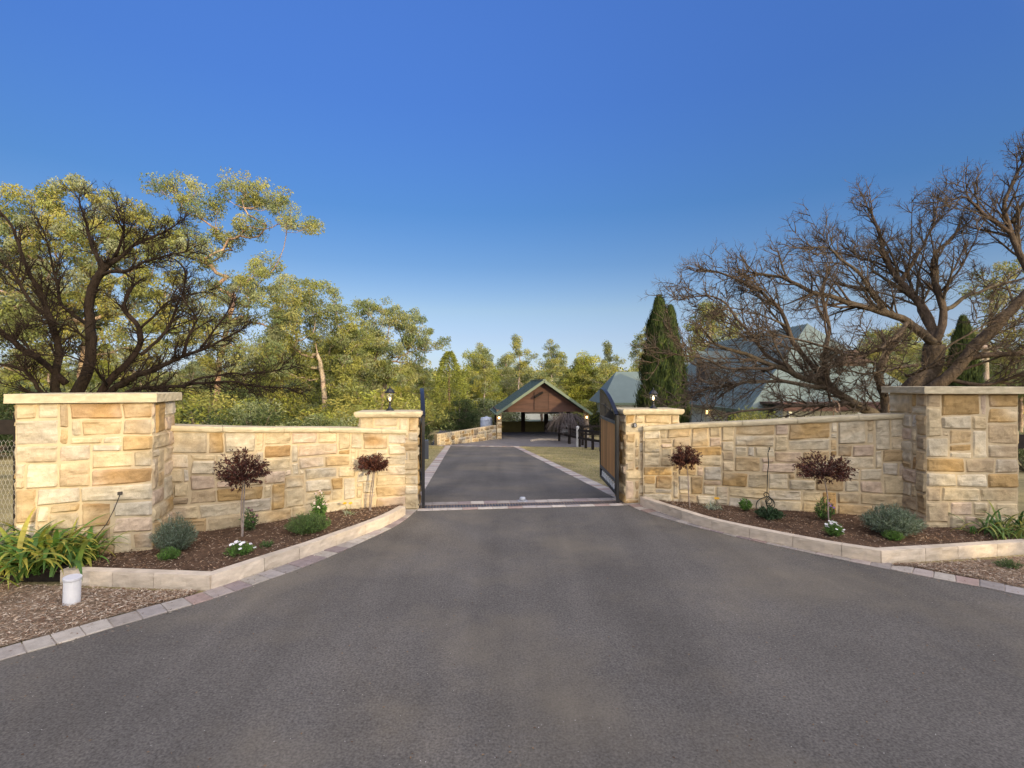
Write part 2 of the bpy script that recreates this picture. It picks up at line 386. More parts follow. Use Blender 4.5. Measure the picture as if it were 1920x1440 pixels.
# ---------------------------------------------------------------- stonework
SC = [(0.56, 0.455, 0.29)]*6+[(0.59, 0.51, 0.37)]*5+[(0.49, 0.36, 0.20)]*3+[(0.43, 0.29, 0.13)]*2+[(0.54, 0.42, 0.31)]*2+[(0.45, 0.35, 0.225)]*2+[(0.53, 0.47, 0.37)]*2+[(0.38, 0.245, 0.115)]
def ashlar(mb, M, L, H, unit=0.118, seed=1, res=0.028, prot=0.022, cols=SC, bright=1.0, edges=(0, 0)):
    rg = random.Random(seed)
    nu = max(2, round(L/unit)); nv = max(2, round(H/unit)); du = L/nu; dv = H/nv
    occ = [[False]*nv for _ in range(nu)]
    def node(i, j):
        a = noise.noise_vector(Vector((i*3.7+seed*11.3, j*5.1, seed*2.7)))
        x = i*du+(a.x*0.30*du if 0 < i < nu else 0); y = j*dv+(a.y*0.30*dv if 0 < j < nv else 0)
        return x, y
    for j in range(nv):
        for i in range(nu):
            if occ[i][j]: continue
            r = rg.random()
            if r < 0.58: w_, h_ = rg.choice([(3, 2), (4, 2), (5, 2), (4, 2), (3, 1), (5, 2), (6, 2)])
            elif r < 0.78: w_, h_ = rg.choice([(2, 3), (2, 2), (2, 4), (3, 3)])
            elif r < 0.9: w_, h_ = rg.choice([(3, 3), (4, 3), (2, 2)])
            else: w_, h_ = rg.choice([(1, 2), (2, 1), (1, 1)])
            w_ = min(w_, nu-i); h_ = min(h_, nv-j)
            if nu-i-w_ == 1: w_ += 1
            if nv-j-h_ == 1 and rg.random() < 0.7: h_ += 1
            ww = 0
            while ww < w_ and i+ww < nu and not occ[i+ww][j]: ww += 1
            w_ = ww
            hh = 1
            while hh < h_ and all(not occ[i+a][j+hh] for a in range(w_)): hh += 1
            h_ = hh
            for a in range(w_):
                for b in range(h_): occ[i+a][j+b] = True
            q = [node(i, j), node(i+w_, j), node(i+w_, j+h_), node(i, j+h_)]
            g = 0.0065
            sw = w_*du; sh = h_*dv
            k = max(3, int(sw/res)); l = max(3, int(sh/res))
            c0 = rg.choice(cols); mm = rg.uniform(0.86, 1.10)*bright; c0 = tuple(a*mm for a in c0)
            c1 = rg.choice(cols); c1 = tuple(a*mm for a in c1); mixo = rg.uniform(-0.1, 0.75)
            pr = prot*rg.uniform(0.35, 1.35); tx, ty = rg.uniform(-.5, .5)*prot, rg.uniform(-.5, .5)*prot
            so = rg.uniform(0, 100); vs = []; cs = []; fs = []
            for b in range(l+1):
                for a in range(k+1):
                    s = a/k; tt = b/l
                    s_ = g/sw+(1-2*g/sw)*s; t_ = g/sh+(1-2*g/sh)*tt
                    x = (q[0][0]*(1-s_)+q[1][0]*s_)*(1-t_)+(q[3][0]*(1-s_)+q[2][0]*s_)*t_
                    y = (q[0][1]*(1-s_)+q[1][1]*s_)*(1-t_)+(q[3][1]*(1-s_)+q[2][1]*s_)*t_
                    e = min(s*sw, (1-s)*sw, tt*sh, (1-tt)*sh)
                    w2 = 0.006*noise.noise(Vector((x*22, y*22, so)))
                    if e < 0.001: x += w2; y += w2*0.7
                    ef = min(1, e/0.016); ef = ef*(2-ef)
                    nz = noise.noise(Vector((x*7, y*9, so)))
                    rd = abs(noise.noise(Vector((x*5+nz, y*11, so+7))))
                    st = math.floor(4*noise.noise(Vector((x*4.5, y*6, so+3))))/4
                    h = -0.006+ef*(0.014+pr+tx*(s-.5)*2+ty*(tt-.5)*2+0.016*nz-0.020*rd+0.014*st*prot/0.022)
                    vs.append(M(x, y, max(h, -0.006 if ef < .5 else 0.004)))
                    f = noise.noise(Vector((x*5, y*7, so+20)))
                    m_ = 1+0.16*f-0.10*rd
                    kx = min(1, max(0, mixo+1.1*noise.noise(Vector((x*2.6, y*3.4, so+40)))-0.25))
                    cs.append(tuple((c0[z]*(1-kx)+c1[z]*kx)*m_ for z in range(3)))
            for b in range(l):
                for a in range(k): fs.append((b*(k+1)+a, b*(k+1)+a+1, (b+1)*(k+1)+a+1, (b+1)*(k+1)+a))
            mb.add(vs, fs, cs)

def slab(mb, path, zt, out, inn, th, joint=0.95, seed=1, bull=True, rough=0.006, closed_ends=True, col=(1, 1, 1)):
    """coping swept along a Path; zt(u) gives the top; out = front overhang, inn = back edge offset"""
    rg = random.Random(seed); u = 0
    while u < path.L-0.02:
        u2 = min(u+joint*rg.uniform(0.85, 1.15), path.L)
        if path.L-u2 < 0.3: u2 = path.L
        g = 0.003; k = max(3, int((u2-u)/0.05))
        if bull: prof = [(inn, 0), (inn, -th), (0.0, -th), (out*0.80, -th), (out*0.97, -th*0.75), (out*1.05, -th*0.45), (out*0.98, -th*0.18), (out*0.8, -0.002), (out*0.5, 0), (0.0, 0), (inn*0.5, 0)]
        else: prof = [(inn, 0), (inn, -th), (0.0, -th), (out*0.96, -th), (out, -th*0.7), (out*0.99, -th*0.35), (out, -0.01), (out*0.97, 0), (0, 0), (inn*.5, 0)]
        vs = []; fs = []; cs = []; m = len(prof); cc = rg.uniform(0.92, 1.08)
        for a in range(k+1):
            uu = u+g+(u2-u-2*g)*a/k; p, nn = path.sm(min(uu, path.L-1e-4)); z0 = zt(uu)
            for o, dz in prof:
                edge = 1 if (o > out*0.7) else 0.2
                d = rough*edge*(noise.noise(Vector((p.x*9, p.y*9, dz*25+seed)))*1.4+noise.noise(Vector((p.x*25, p.y*25, dz*60)))*0.8)
                q = p+nn*(o+d); vs.append(Vector((q.x, q.y, z0+dz+d*0.25)))
                vv = cc*(1+0.08*noise.noise(Vector((p.x*4, p.y*4, dz*15))))
                cs.append((vv*col[0], vv*col[1], vv*col[2]))
        for a in range(k):
            for b in range(m): fs.append((a*m+b, a*m+(b+1) % m, (a+1)*m+(b+1) % m, (a+1)*m+b))
        fs.append(tuple(range(m-1, -1, -1))); fs.append(tuple(k*m+b for b in range(m)))
        mb.add(vs, fs, cs); u = u2

def stone_wall(label, pts, z0, top, thick, seed, unit=0.118):
    path = Path([(v.x, v.y) for v in catmull([(a, b, 0) for a, b in pts], 0.12)])
    t = thing('stone_wall', label, 'garden wall')
    th = 0.085
    core = MB(); vs = []; fs = []; k = int(path.L/0.15)
    for i in range(k+1):
        u = path.L*i/k*0.9999; p, nn = path.sm(u); zt = top(u)-th
        for o, z in ((0, z0-0.1), (0, zt), (-thick, zt), (-thick, z0-0.1)):
            q = p+nn*o; vs.append(Vector((q.x, q.y, z)))
    for i in range(k):
        for b in range(4): fs.append((i*4+b, (i+1)*4+b, (i+1)*4+(b+1) % 4, i*4+(b+1) % 4))
    fs.append((0, 1, 2, 3)); fs.append((k*4+3, k*4+2, k*4+1, k*4))
    core.add(vs, fs); core.build('mortar_core', M_mortar, t)
    H = max(top(0), top(path.L))-z0-th
    def Mp(u, v, o):
        p, nn = path.sm(min(max(u, 0), path.L-1e-4)); q = p+nn*o
        return Vector((q.x, q.y, z0+v/H*(top(u)-th-z0)))
    mb = MB(); ashlar(mb, Mp, path.L, H, seed=seed, unit=unit); mb.build('facing_stones', M_stone, t, smooth=False)
    mb = MB(); slab(mb, path, top, 0.055, -thick-0.05, th, seed=seed, joint=0.9); mb.build('coping', M_cap, t)
    p, _ = path.at(path.L/2); recentre(t, (p.x, p.y, 0)); return t

def pillar(label, c, z0, z1, seed, over=0.08, th=0.12, bull=False, unit=0.118, faces=(0, 1, 2, 3)):
    """c = four ground corners FL, FR, BR, BL"""
    c = [Vector(a) for a in c]; t = thing('stone_pillar', label, 'pillar')
    cen = sum(c, Vector((0, 0)))/4
    core = MB(); zt = z1-th
    core.add([Vector((a.x, a.y, z0-0.1)) for a in c]+[Vector((a.x, a.y, zt)) for a in c], [(0, 1, 5, 4), (1, 2, 6, 5), (2, 3, 7, 6), (3, 0, 4, 7), (4, 5, 6, 7)])
    core.build('mortar_core', M_mortar, t)
    mb = MB()
    for i in faces:
        a, b = c[i], c[(i+1) % 4]; d = (b-a); L = d.length; d = d.normalized(); nn = Vector((d.y, -d.x))
        e = 0.008
        def Mp(u, v, o, a=a, d=d, nn=nn, L=L):
            q = a+d*(-e+u*(L+2*e)/L)+nn*o; return Vector((q.x, q.y, z0+v))
        ashlar(mb, Mp, L, zt-z0, seed=seed*10+i, unit=unit)
    mb.build('facing_stones', M_stone, t)
    # cap: rounded slab
    mb = MB(); cc = []
    for i in range(4):
        p0, p1, p2 = c[i-1], c[i], c[(i+1) % 4]
        d1 = (p1-p0).normalized(); d2 = (p2-p1).normalized()
        n1 = Vector((d1.y, -d1.x)); n2 = Vector((d2.y, -d2.x))
        cc.append(p1+(n1+n2)/(1+n1.dot(n2))*1.0*over)
    prof = [(1.0, -th), (1.0, -th*0.8), (1.0, -th*0.5), (1.0, -th*0.2), (1.0, -0.006), (0.99, 0.0), (0.6, 0.002), (0.0, 0.004)] if not bull else \
           [(0.90, -th), (0.955, -th*0.85), (0.985, -th*0.62), (1.0, -th*0.4), (0.997, -th*0.2), (0.975, -th*.05), (0.9, 0), (0.5, 0.003), (0.0, 0.004)]
    if bull: pass
    ring = []
    for i in range(4):
        a, b = cc[i], cc[(i+1) % 4]; k = max(4, int((b-a).length/0.05))
        for j in range(k): ring.append(a+(b-a)*j/k)
    m = len(ring); vs = []; fs = []
    for s, z in prof:
        for q in ring:
            if bull:
                ins = (1-s)*0.5 if s > 0.85 else None
                p = q+(cen-q).normalized()*ins if ins is not None else cen+(q-cen)*s
            else: p = cen+(q-cen)*s
            d = (0.007 if s > 0.9 else 0.001)*(noise.noise(Vector((q.x*8, q.y*8, z*30+seed)))*1.5+0.7*noise.noise(Vector((q.x*26, q.y*26, z*60))))
            r = (p-cen); r = r.normalized() if r.length > 1e-5 else r
            p = p+r*d; vs.append(Vector((p.x, p.y, z1+z+d*0.2)))
    for i in range(len(prof)-1):
        for j in range(m): fs.append((i*m+j, i*m+(j+1) % m, (i+1)*m+(j+1) % m, (i+1)*m+j))
    fs.append(tuple(range(m-1, -1, -1)))
    cs = []
    for p in vs:
        vv = 1+0.09*noise.noise(p*3.5); cs.append((vv, vv, vv))
    mb.add(vs, fs, cs); mb.build('cap', M_cap, t)
    recentre(t, (cen.x, cen.y, 0)); return t

LW = [(-5.52, 8.14), (-5.13, 8.28), (-4.70, 8.50), (-4.20, 8.86), (-3.80, 9.28), (-3.30, 9.68), (-2.61, 9.98), (-2.10, 10.17)]
stone_wall('curved sandstone wall on the left between the wide end pillar and the lamp pillar', LW, 0.08, lambda u: 1.845-0.062*u, 0.32, 21)
RW = [(2.72, 10.62), (3.28, 10.5), (3.88, 10.34), (4.34, 10.14), (4.80, 9.93), (5.44, 9.72), (5.87, 9.60), (6.48, 9.38), (7.15, 9.10)]
stone_wall('curved sandstone wall on the right with a black hose hanging down its face', RW, 0.06, lambda u: 1.615+0.079*u, 0.32, 33)
pillar('wide sandstone end pillar on the left beside the strappy yellow-green plants', [(-6.70, 6.91), (-5.18, 7.37), (-5.46, 8.28), (-6.98, 7.82)], 0.02, 2.365, 5, over=0.085, th=0.125)
pillar('tall sandstone end pillar on the right beside the large lavender bush', [(6.96, 8.60), (8.40, 8.50), (8.46, 9.40), (7.02, 9.50)], 0.05, 2.455, 6, over=0.10, th=0.115)
lp = [(G0-gn*0.02+gd*-1.13), (G0-gn*0.02), (G0+gn*0.62), (G0+gn*0.62-gd*1.13)]
rp = [(G1-gn*0.02), (G1-gn*0.02+gd*1.15), (G1+gn*0.62+gd*1.15), (G1+gn*0.62)]
pillar('sandstone gate pillar left of the drive with a small upright lantern on its cap', lp, 0.0, 1.955, 7, over=0.09, th=0.115, bull=True, unit=0.098)
pillar('sandstone gate pillar right of the drive with a round number plaque', rp, 0.0, 1.975, 8, over=0.09, th=0.115, bull=True, unit=0.098)

# kerbs round the beds
KL = [(-2.03, 9.72), (-2.12, 9.30), (-2.24, 8.9), (-2.46, 8.40), (-2.71, 7.89), (-2.94, 7.43), (-3.17, 7.04), (-3.38, 6.68), (-3.65, 6.20)]
KL2 = [(-3.65, 6.20), (-4.6, 6.29), (-5.62, 6.38)]
KR = [(2.64, 10.52), (2.76, 10.2), (2.98, 9.7), (3.40, 8.80), (4.06, 8.03), (4.66, 7.45), (5.13, 7.12)]
KR2 = [(5.13, 7.12), (6.3, 7.30), (7.52, 7.52), (9.2, 7.8)]
def kerb(label, seqs):
    t = thing('garden_kerb', label, 'garden edging')
    mb = MB()
    for pts, side, cv in seqs:
        pp = [(v.x, v.y) for v in catmull([(a, b, 0) for a, b in pts], 0.1)] if cv else pts
        pa = Path(pp)
        if side < 0: pa = Path(pp[::-1])
        slab(mb, pa, lambda u: 0.185, 0.012, -0.12, 0.20, joint=0.62, seed=2, bull=True, rough=0.007)
    mb.build('kerb_stones', M_kerb, t); recentre(t, (seqs[0][0][-1][0], seqs[0][0][-1][1], 0)); return t
kerb('low pale sandstone kerb around the left mulch bed', [(KL, -1, True), (KL2, -1, False)])
kerb('low pale sandstone kerb around the right mulch bed', [(KR, 1, True), (KR2, 1, False)])
mb = MB(); box(mb, (-6.9, 6.50, 0.085), (2.54, 0.1, 0.20), 0.02, (1, 1, 1))
tag(mb.build('timber_sleeper', M_darkwood, bevel=0.008), 'black timber sleeper edging under the strappy plants at far left', 'timber edging')

# ---------------------------------------------------------------- mulch beds and verges
def ruled(A, B, s, t):
    a = A.at(A.L*min(s, .9999))[0]; b = B.at(B.L*min(s, .9999))[0]; return a+(b-a)*t
def bed(name, label, A, B, z0, z1, mat_, nu=90, nv=26, amp=0.02, edge=True):
    mb = MB(); vs = []; fs = []
    for i in range(nu+1):
        for j in range(nv+1):
            q = ruled(A, B, i/nu, j/nv); z = z0+(z1-z0)*j/nv
            z += amp*noise.noise(Vector((q.x*3, q.y*3, 1)))+amp*0.6*noise.noise(Vector((q.x*11, q.y*11, 5)))
            vs.append(Vector((q.x, q.y, z)))
    for i in range(nu):
        for j in range(nv): fs.append((i*(nv+1)+j, (i+1)*(nv+1)+j, (i+1)*(nv+1)+j+1, i*(nv+1)+j+1))
    mb.add(vs, fs); return struct(mb.build(name, mat_, smooth=True), label)
def chips(name, label, A, B, z0, z1, n, cols, seed, ln=(0.02, 0.07), wd=(0.005, 0.016), cat='mulch', sr=(0, 1)):
    rg = random.Random(seed); mb = MB()
    for _ in range(n):
        s, t_ = rg.uniform(*sr), rg.random(); q = ruled(A, B, s, t_); z = z0+(z1-z0)*t_+rg.uniform(0.004, 0.03)
        l = rg.uniform(*ln)*0.5; w_ = rg.uniform(*wd)*0.5; a = rg.uniform(0, 6.28); ti = rg.uniform(-.35, .35)
        X = Vector((math.cos(a)*math.cos(ti), math.sin(a)*math.cos(ti), math.sin(ti))); Y = Vector((-math.sin(a), math.cos(a), rg.uniform(-.5, .5)))
        c = Vector((q.x, q.y, z)); h = Vector((0, 0, w_*0.7)); col = rg.choice(cols); k = rg.uniform(.6, 1.3); col = tuple(x*k for x in col)
        mb.add([c-X*l-h*.5, c-Y*w_, c+X*l-h*.5, c+Y*w_, c+h], [(0, 1, 4), (1, 2, 4), (2, 3, 4), (3, 0, 4)], col)
    return tag(mb.build(name, M_chip), label, cat, kind='stuff')
CH = [(0.19, 0.115, 0.07), (0.12, 0.07, 0.045), (0.28, 0.18, 0.11), (0.06, 0.04, 0.03), (0.38, 0.29, 0.21)]
CD = [(0.42, 0.32, 0.23), (0.30, 0.21, 0.14), (0.22, 0.14, 0.09), (0.50, 0.42, 0.33), (0.16, 0.09, 0.06)]
KLi = Path([(v.x-0.06, v.y+0.05) for v in catmull([(a, b, 0) for a, b in KL], .1)]+[(v[0], v[1]+0.06) for v in KL2[1:]]+[(-8.3, 6.52)])
LWi = Path([(-2.2, 10.35)]+[(a, b+0.1) for a, b in LW[::-1]][1:]+[(-5.3, 8.0), (-6.8, 7.5), (-8.3, 7.3)])
bed('mulch_bed', 'brown mulch surface of the left bed', KLi, LWi, 0.125, 0.11, M_mulch)
chips('wood_chips', 'brown wood chips strewn over the left bed', KLi, LWi, 0.125, 0.11, 9000, CH, 1)
KRi = Path([(v.x+0.06, v.y+0.05) for v in catmull([(a, b, 0) for a, b in KR], .1)]+[(v[0], v[1]+0.06) for v in KR2[1:]])
RWi = Path([(2.9, 10.75)]+[(a, b+0.1) for a, b in RW][1:]+[(8.0, 9.0), (9.4, 9.0)])
bed('mulch_bed', 'brown mulch surface of the right bed', KRi, RWi, 0.115, 0.09, M_mulch)
chips('wood_chips', 'brown wood chips strewn over the right bed', KRi, RWi, 0.115, 0.09, 9000, CH, 2)
VA = Path([(-3.73, 6.1), (-4.6, 6.17), (-5.6, 6.28), (-6.9, 6.40), (-8.3, 6.45)])
PLo = [PL.sm(u*PL.L*0.9999) for u in [i/300 for i in range(301)]]
vb = [(p-nn*0.31) for p, nn in PLo if 2.2 < p.y < 5.8][::-1]
VB = Path([(v.x, v.y) for v in vb])
bed('verge', 'dry bark-littered verge left of the apron', VA, VB, 0.022, 0.012, M_dry, amp=0.012)
chips('bark_litter', 'pale dry bark litter on the verge in front of the left kerb', VA, VB, 0.025, 0.014, 11000, CD, 3, ln=(0.02, 0.08), wd=(0.004, 0.014), cat='bark litter')
VA2 = Path([(5.2, 6.98), (6.3, 7.17), (7.52, 7.38), (9.5, 7.7)])
PRo = [PR.sm(u*PR.L*0.9999) for u in [i/300 for i in range(301)]]
vb = [(p+nn*0.31) for p, nn in PRo if 3.2 < p.y < 6.85][::-1]
VB2 = Path([(v.x, v.y) for v in vb])
bed('verge', 'dry bark-littered verge right of the apron', VA2, VB2, 0.022, 0.012, M_dry, amp=0.012)
chips('bark_litter', 'pale dry bark litter on the verge in front of the right kerb', VA2, VB2, 0.025, 0.014, 8000, CD, 4, ln=(0.02, 0.08), wd=(0.004, 0.014), cat='bark litter')
# ---------------------------------------------------------------- gates
M_rail = mat('gate_rail', (0.10, 0.105, 0.115), rough=0.4, var=0.1, spec=0.5)
def gate_leaf(label, hinge, direction, mirror):
    """hinge = ground point, direction = unit vector of the open leaf, local s runs from hinge to tip"""
    t = thing('driveway_gate', label, 'gate', 'double driveway gates')
    d = Vector((direction[0], direction[1], 0)).normalized(); nn = Vector((-d.y, d.x, 0)); up = Vector((0, 0, 1))
    Lg = 2.06; o = Vector((hinge[0], hinge[1], 0))
    def W(s, z, off=0.0): return o+d*s+up*z+nn*off
    def bar(mb, s0, z0, s1, z1, w_, dp, off=0.0, col=(1, 1, 1)):
        a, b = W(s0, z0, off), W(s1, z1, off); X = (b-a); l = X.length; X = X/l; Z = nn; Y = Z.cross(X)
        box(mb, (a+b)/2, (l, w_, dp), ax=(X, Y, Z), col=col)
    f = MB()
    bar(f, 0.0, 0.16, 0.0, 1.84, 0.09, 0.06); bar(f, Lg, 0.16, Lg, 2.36, 0.075, 0.06)
    bar(f, 0.045, 0.19, Lg-0.04, 0.19, 0.06, 0.05)
    f.build('frame', M_iron, t, bevel=0.004)
    a = MB(); pts = []
    for i in range(25):
        k = i/24; s = k*Lg; z = 1.84+0.53*math.sin(k*math.pi/2)**0.9; pts.append((s, z))
    for (s0, z0), (s1, z1) in zip(pts, pts[1:]):
        bar(a, s0, z0, s1+0.006, z1, 0.055, 0.085)
    a.build('arched_top_rail', M_iron, t)
    b = MB()
    for i in range(1, 18):
        s = Lg*i/18; z = 1.84+0.53*math.sin(s/Lg*math.pi/2)**0.9
        tube(b, [W(s, 1.70), W(s, z-0.02)], 0.012, 6)
        p = W(s, 1.70+(z-1.70)*0.45); lathe(b, [(0.005, -0.03), (0.018, -0.01), (0.018, 0.01), (0.005, 0.03)], p, 6)
    b.build('bars', M_iron, t)
    for z in (1.70, 1.655, 0.47, 0.425): r = MB(); bar(r, 0.045, z, Lg-0.04, z, 0.022, 0.06); r.build('rail', M_rail, t)
    p = MB(); k = 11; rg = random.Random(5)
    for i in range(k):
        s0 = 0.05+(Lg-0.095)*i/k; s1 = 0.05+(Lg-0.095)*(i+1)/k; c = rg.uniform(0.75, 1.2)
        bar(p, (s0+s1)/2, 0.485, (s0+s1)/2, 1.64, (s1-s0)-0.006, 0.025, col=(c, c*0.97, c*0.93))
    p.build('timber_panel', M_timber, t)
    sc = MB()
    k = 9
    for i in range(k):
        s = 0.12+(Lg-0.24)*(i+.5)/k
        tube(sc, [W(s, 0.215), W(s, 0.41)], 0.008, 5, (0.05, 0.05, 0.05))
        tube(sc, [W(s-0.07, 0.23), W(s-0.045, 0.27), W(s-0.05, 0.33), W(s-0.015, 0.37)], 0.009, 5, (0.8, 0.84, 0.9))
        tube(sc, [W(s+0.07, 0.23), W(s+0.045, 0.27), W(s+0.05, 0.33), W(s+0.015, 0.37)], 0.009, 5, (0.8, 0.84, 0.9))
    sc.build('scroll_ornament', mat('scroll_metal', (0.8, 0.8, 0.8), rough=0.35, var=0.1, spec=0.5), t)
    h = MB(); pc = W(-0.10, 0, 0); box(h, (pc.x, pc.y, 0.93), (0.055, 0.055, 1.84), math.atan2(d.y, d.x)); h.build('hinge_post', M_iron, t, bevel=0.003)
    for z in (0.35, 1.0, 1.65): h = MB(); lathe(h, [(0.02, -0.05), (0.02, 0.05)], W(-0.055, z), 8); h.build('hinge', M_iron, t)
    if not mirror:
        h = MB(); q = W(1.6, 0.98, -0.09); box(h, q, (0.30, 0.12, 0.42), math.atan2(d.y, d.x), (0.25, 0.27, 0.28)); h.build('opener_box', M_grey, t, bevel=0.01)
    recentre(t, o); return t
gh0 = G0+gd*0.10+gn*0.13; gh1 = G1-gd*0.15+gn*0.13
gate_leaf('open gate leaf seen edge-on at the left pillar, black frame with arched top', gh0, (-0.193, 1), False)
gate_leaf('open black iron gate leaf with brown timber panel at the right pillar', gh1, (0.015, 1), True)

# number plaque and bell
t = thing('number_plaque', 'small round black plaque with a pale 0 on the right gate pillar', 'plaque')
pd = gd; pn = Vector((gd.y, -gd.x)); q = G1+gd*0.175-gn*0.02+pn*0.055
X = Vector((gd.x, gd.y, 0)); Z = Vector((pn.x, pn.y, 0)); Y = Vector((0, 0, 1))
def disc(mb, c, rx, ry, th, n=20, col=(1, 1, 1)):
    vs = []
    for o in (0, th*0.8, th):
        k = 1 if o < th else 0.9
        for j in range(n):
            a = 2*math.pi*j/n; vs.append(c+X*math.cos(a)*rx*k+Y*math.sin(a)*ry*k+Z*o)
    fs = [(i*n+j, i*n+(j+1) % n, (i+1)*n+(j+1) % n, (i+1)*n+j) for i in range(2) for j in range(n)]
    fs.append(tuple(2*n+j for j in range(n))); mb.add(vs, fs, col)
c0 = Vector((q.x, q.y, 1.645)); mb = MB(); disc(mb, c0-Z*0.02, 0.043, 0.052, 0.035); mb.build('plate', M_iron, t)
mb = MB(); pts = [c0+Z*0.019+X*0.015*math.cos(a)+Y*0.026*math.sin(a) for a in [i*2*math.pi/18 for i in range(19)]]
tube(mb, pts, 0.0038, 5, (0.75, 0.78, 0.85), cap=False); mb.build('numeral', mat('numeral_paint', (0.8, 0.8, 0.85)), t)
recentre(t, (q.x, q.y, 1.6))

# lanterns
def lantern(label, x, y, z, h, wide):
    t = thing('lantern', label, 'lamp', 'lanterns on the gate pillars')
    k = h/0.47; c = (x, y, z)
    mb = MB(); lathe(mb, [(0.085*k, 0), (0.085*k, 0.012*k), (0.055*k, 0.03*k), (0.03*k, 0.06*k), (0.02*k, 0.11*k), (0.028*k, 0.125*k), (0.018*k, 0.14*k), (0.022*k, 0.17*k)], c, 14)
    mb.build('pedestal', M_iron, t, smooth=True)
    mb = MB()
    z0, z1 = (0.18, 0.345); rr = [0.035, 0.062, 0.078, 0.082, 0.074] if not wide else [0.045, 0.078, 0.094, 0.090, 0.068]
    if wide: z0, z1 = 0.17, 0.31
    zz = [z0+(z1-z0)*i/4 for i in range(5)]
    for j in range(8):
        a = j*math.pi/4+0.2
        tube(mb, [Vector((x+r*k*math.cos(a), y+r*k*math.sin(a), z+q*k)) for r, q in zip(rr, zz)], 0.0042*k, 5)
    lathe(mb, [(rr[0]*k, z0*k-0.008), (rr[0]*k*1.15, z0*k), (rr[0]*k, z0*k+0.006)], c, 12)
    mb.build('cage', M_iron, t)
    mb = MB(); lathe(mb, [(r*k*0.93, q*k) for r, q in zip(rr, zz)], c, 16); mb.build('glass', M_glass, t, smooth=True)
    mb = MB(); zt = z1*k
    lathe(mb, [(0.095*k, zt-0.006), (0.10*k, zt+0.006), (0.085*k, zt+0.022*k), (0.06*k, zt+0.055*k), (0.028*k, zt+0.08*k), (0.012*k, zt+0.09*k), (0.014*k, zt+0.105*k), (0.004*k, zt+0.135*k)], c, 8)
    mb.build('roof', M_iron, t)
    mb = MB(); lathe(mb, [(0.006, z0*k), (0.012, z0*k+0.02), (0.020, z0*k+0.045), (0.020, z0*k+0.06), (0.012, z0*k+0.075), (0.004, z0*k+0.085)], c, 10); mb.build('bulb', M_bulb, t, smooth=True)
    recentre(t, c)
lantern('slim black lantern with lit bulb on the left gate pillar cap', *(P(731, 770, 10.45).xy), 1.955, 0.50, False)
lantern('round black lantern with lit bulb on the right gate pillar cap', *(P(1225, 768, 10.98).xy), 1.978, 0.47, True)

# ---------------------------------------------------------------- plants
def frame(d):
    d = d.normalized(); a = d.cross(Vector((0, 0, 1)))
    if a.length < 0.05: a = Vector((1, 0, 0))
    a.normalize(); return d, a, d.cross(a)
def leafq(mb, p, d, nrm, l, w_, col):
    """diamond leaf with a slight fold"""
    d = d.normalized(); s = d.cross(nrm)
    if s.length < 1e-3: s = Vector((1, 0, 0))
    s = s.normalized(); u = s.cross(d)
    mb.add([p, p+d*l*0.5+s*w_*0.5+u*w_*0.15, p+d*l, p+d*l*0.5-s*w_*0.5+u*w_*0.15], [(0, 1, 2), (0, 2, 3)], col)
def rvec(rg): 
    while True:
        v = Vector((rg.uniform(-1, 1), rg.uniform(-1, 1), rg.uniform(-1, 1)))
        if 0.01 < v.length <= 1: return v
def tint(rg, c, a=0.25):
    k = rg.uniform(1-a, 1+a); return (c[0]*k, c[1]*k*rg.uniform(.95, 1.05), c[2]*k)

def topiary(label, px, py, D, cx, cy, rx, rz, lean=(0, 0), seed=1, stake=False, zb=0.12):
    rg = random.Random(seed); b = P(px, py, D); b.z = zb-0.02; c = P(cx, cy, D)
    t = thing('standard_tree', label, 'small tree', 'ball-topped standard trees in the beds')
    mb = MB(); pts = []
    for i in range(8):
        k = i/7; q = b.lerp(c-Vector((0, 0, rz*0.5)), k); q += Vector((0.008*math.sin(k*7+seed), 0.008*math.cos(k*5), 0)); pts.append(q)
    tube(mb, pts, [0.013-0.004*i/7 for i in range(8)], 7, (0.30, 0.24, 0.20))
    if stake: tube(mb, [b+Vector((0.025, 0.0, 0)), pts[-1]+Vector((0.025, 0, -0.02))], 0.009, 6, (0.26, 0.22, 0.20))
    mb.build('stem', M_bark, t)
    tw = MB(); lf = MB(); cols = [(0.065, 0.022, 0.016), (0.04, 0.016, 0.014), (0.10, 0.035, 0.020), (0.14, 0.055, 0.03), (0.085, 0.028, 0.022)]
    for i in range(150):
        v = rvec(rg); v.z = abs(v.z)*1.2-0.35 if rg.random() < .8 else v.z
        v.normalize(); k = rg.uniform(0.75, 1.08)*(1+0.22*noise.noise(v*2.2+Vector((seed*3, 0, 0))))
        e = c+Vector((v.x*rx*k, v.y*rx*k*0.85, v.z*rz*k)); s0 = c-Vector((0, 0, rz*0.5))
        m = s0.lerp(e, 0.5)+rvec(rg)*0.02; tube(tw, [s0, m, e], [0.005, 0.003, 0.0015], 3, (0.10, 0.06, 0.05), cap=False)
        for j in range(16):
            q = m.lerp(e, rg.uniform(0.0, 1.05))+rvec(rg)*0.025
            d = (v*0.8+rvec(rg)*0.9+Vector((0, 0, rg.uniform(-.7, .35)))).normalized()
            leafq(lf, q, d, rvec(rg), rg.uniform(0.035, 0.062), rg.uniform(0.014, 0.026), tint(rg, rg.choice(cols), .4))
    tw.build('twigs', M_bark, t); lf.build('foliage', M_leafn, t); recentre(t, b); return t
topiary('brown-leaved ball tree nearest the wide left end pillar', 452, 1008, 8.0, 455, 880, 0.38, 0.31, seed=1, stake=True)
topiary('brown-leaved ball tree beside the left gate pillar', 692, 966, 9.62, 700, 869, 0.29, 0.165, seed=2, stake=True)
topiary('compact brown-leaved ball tree closest to the right gate pillar', 1294, 948, 9.95, 1287, 857, 0.27, 0.23, seed=3)
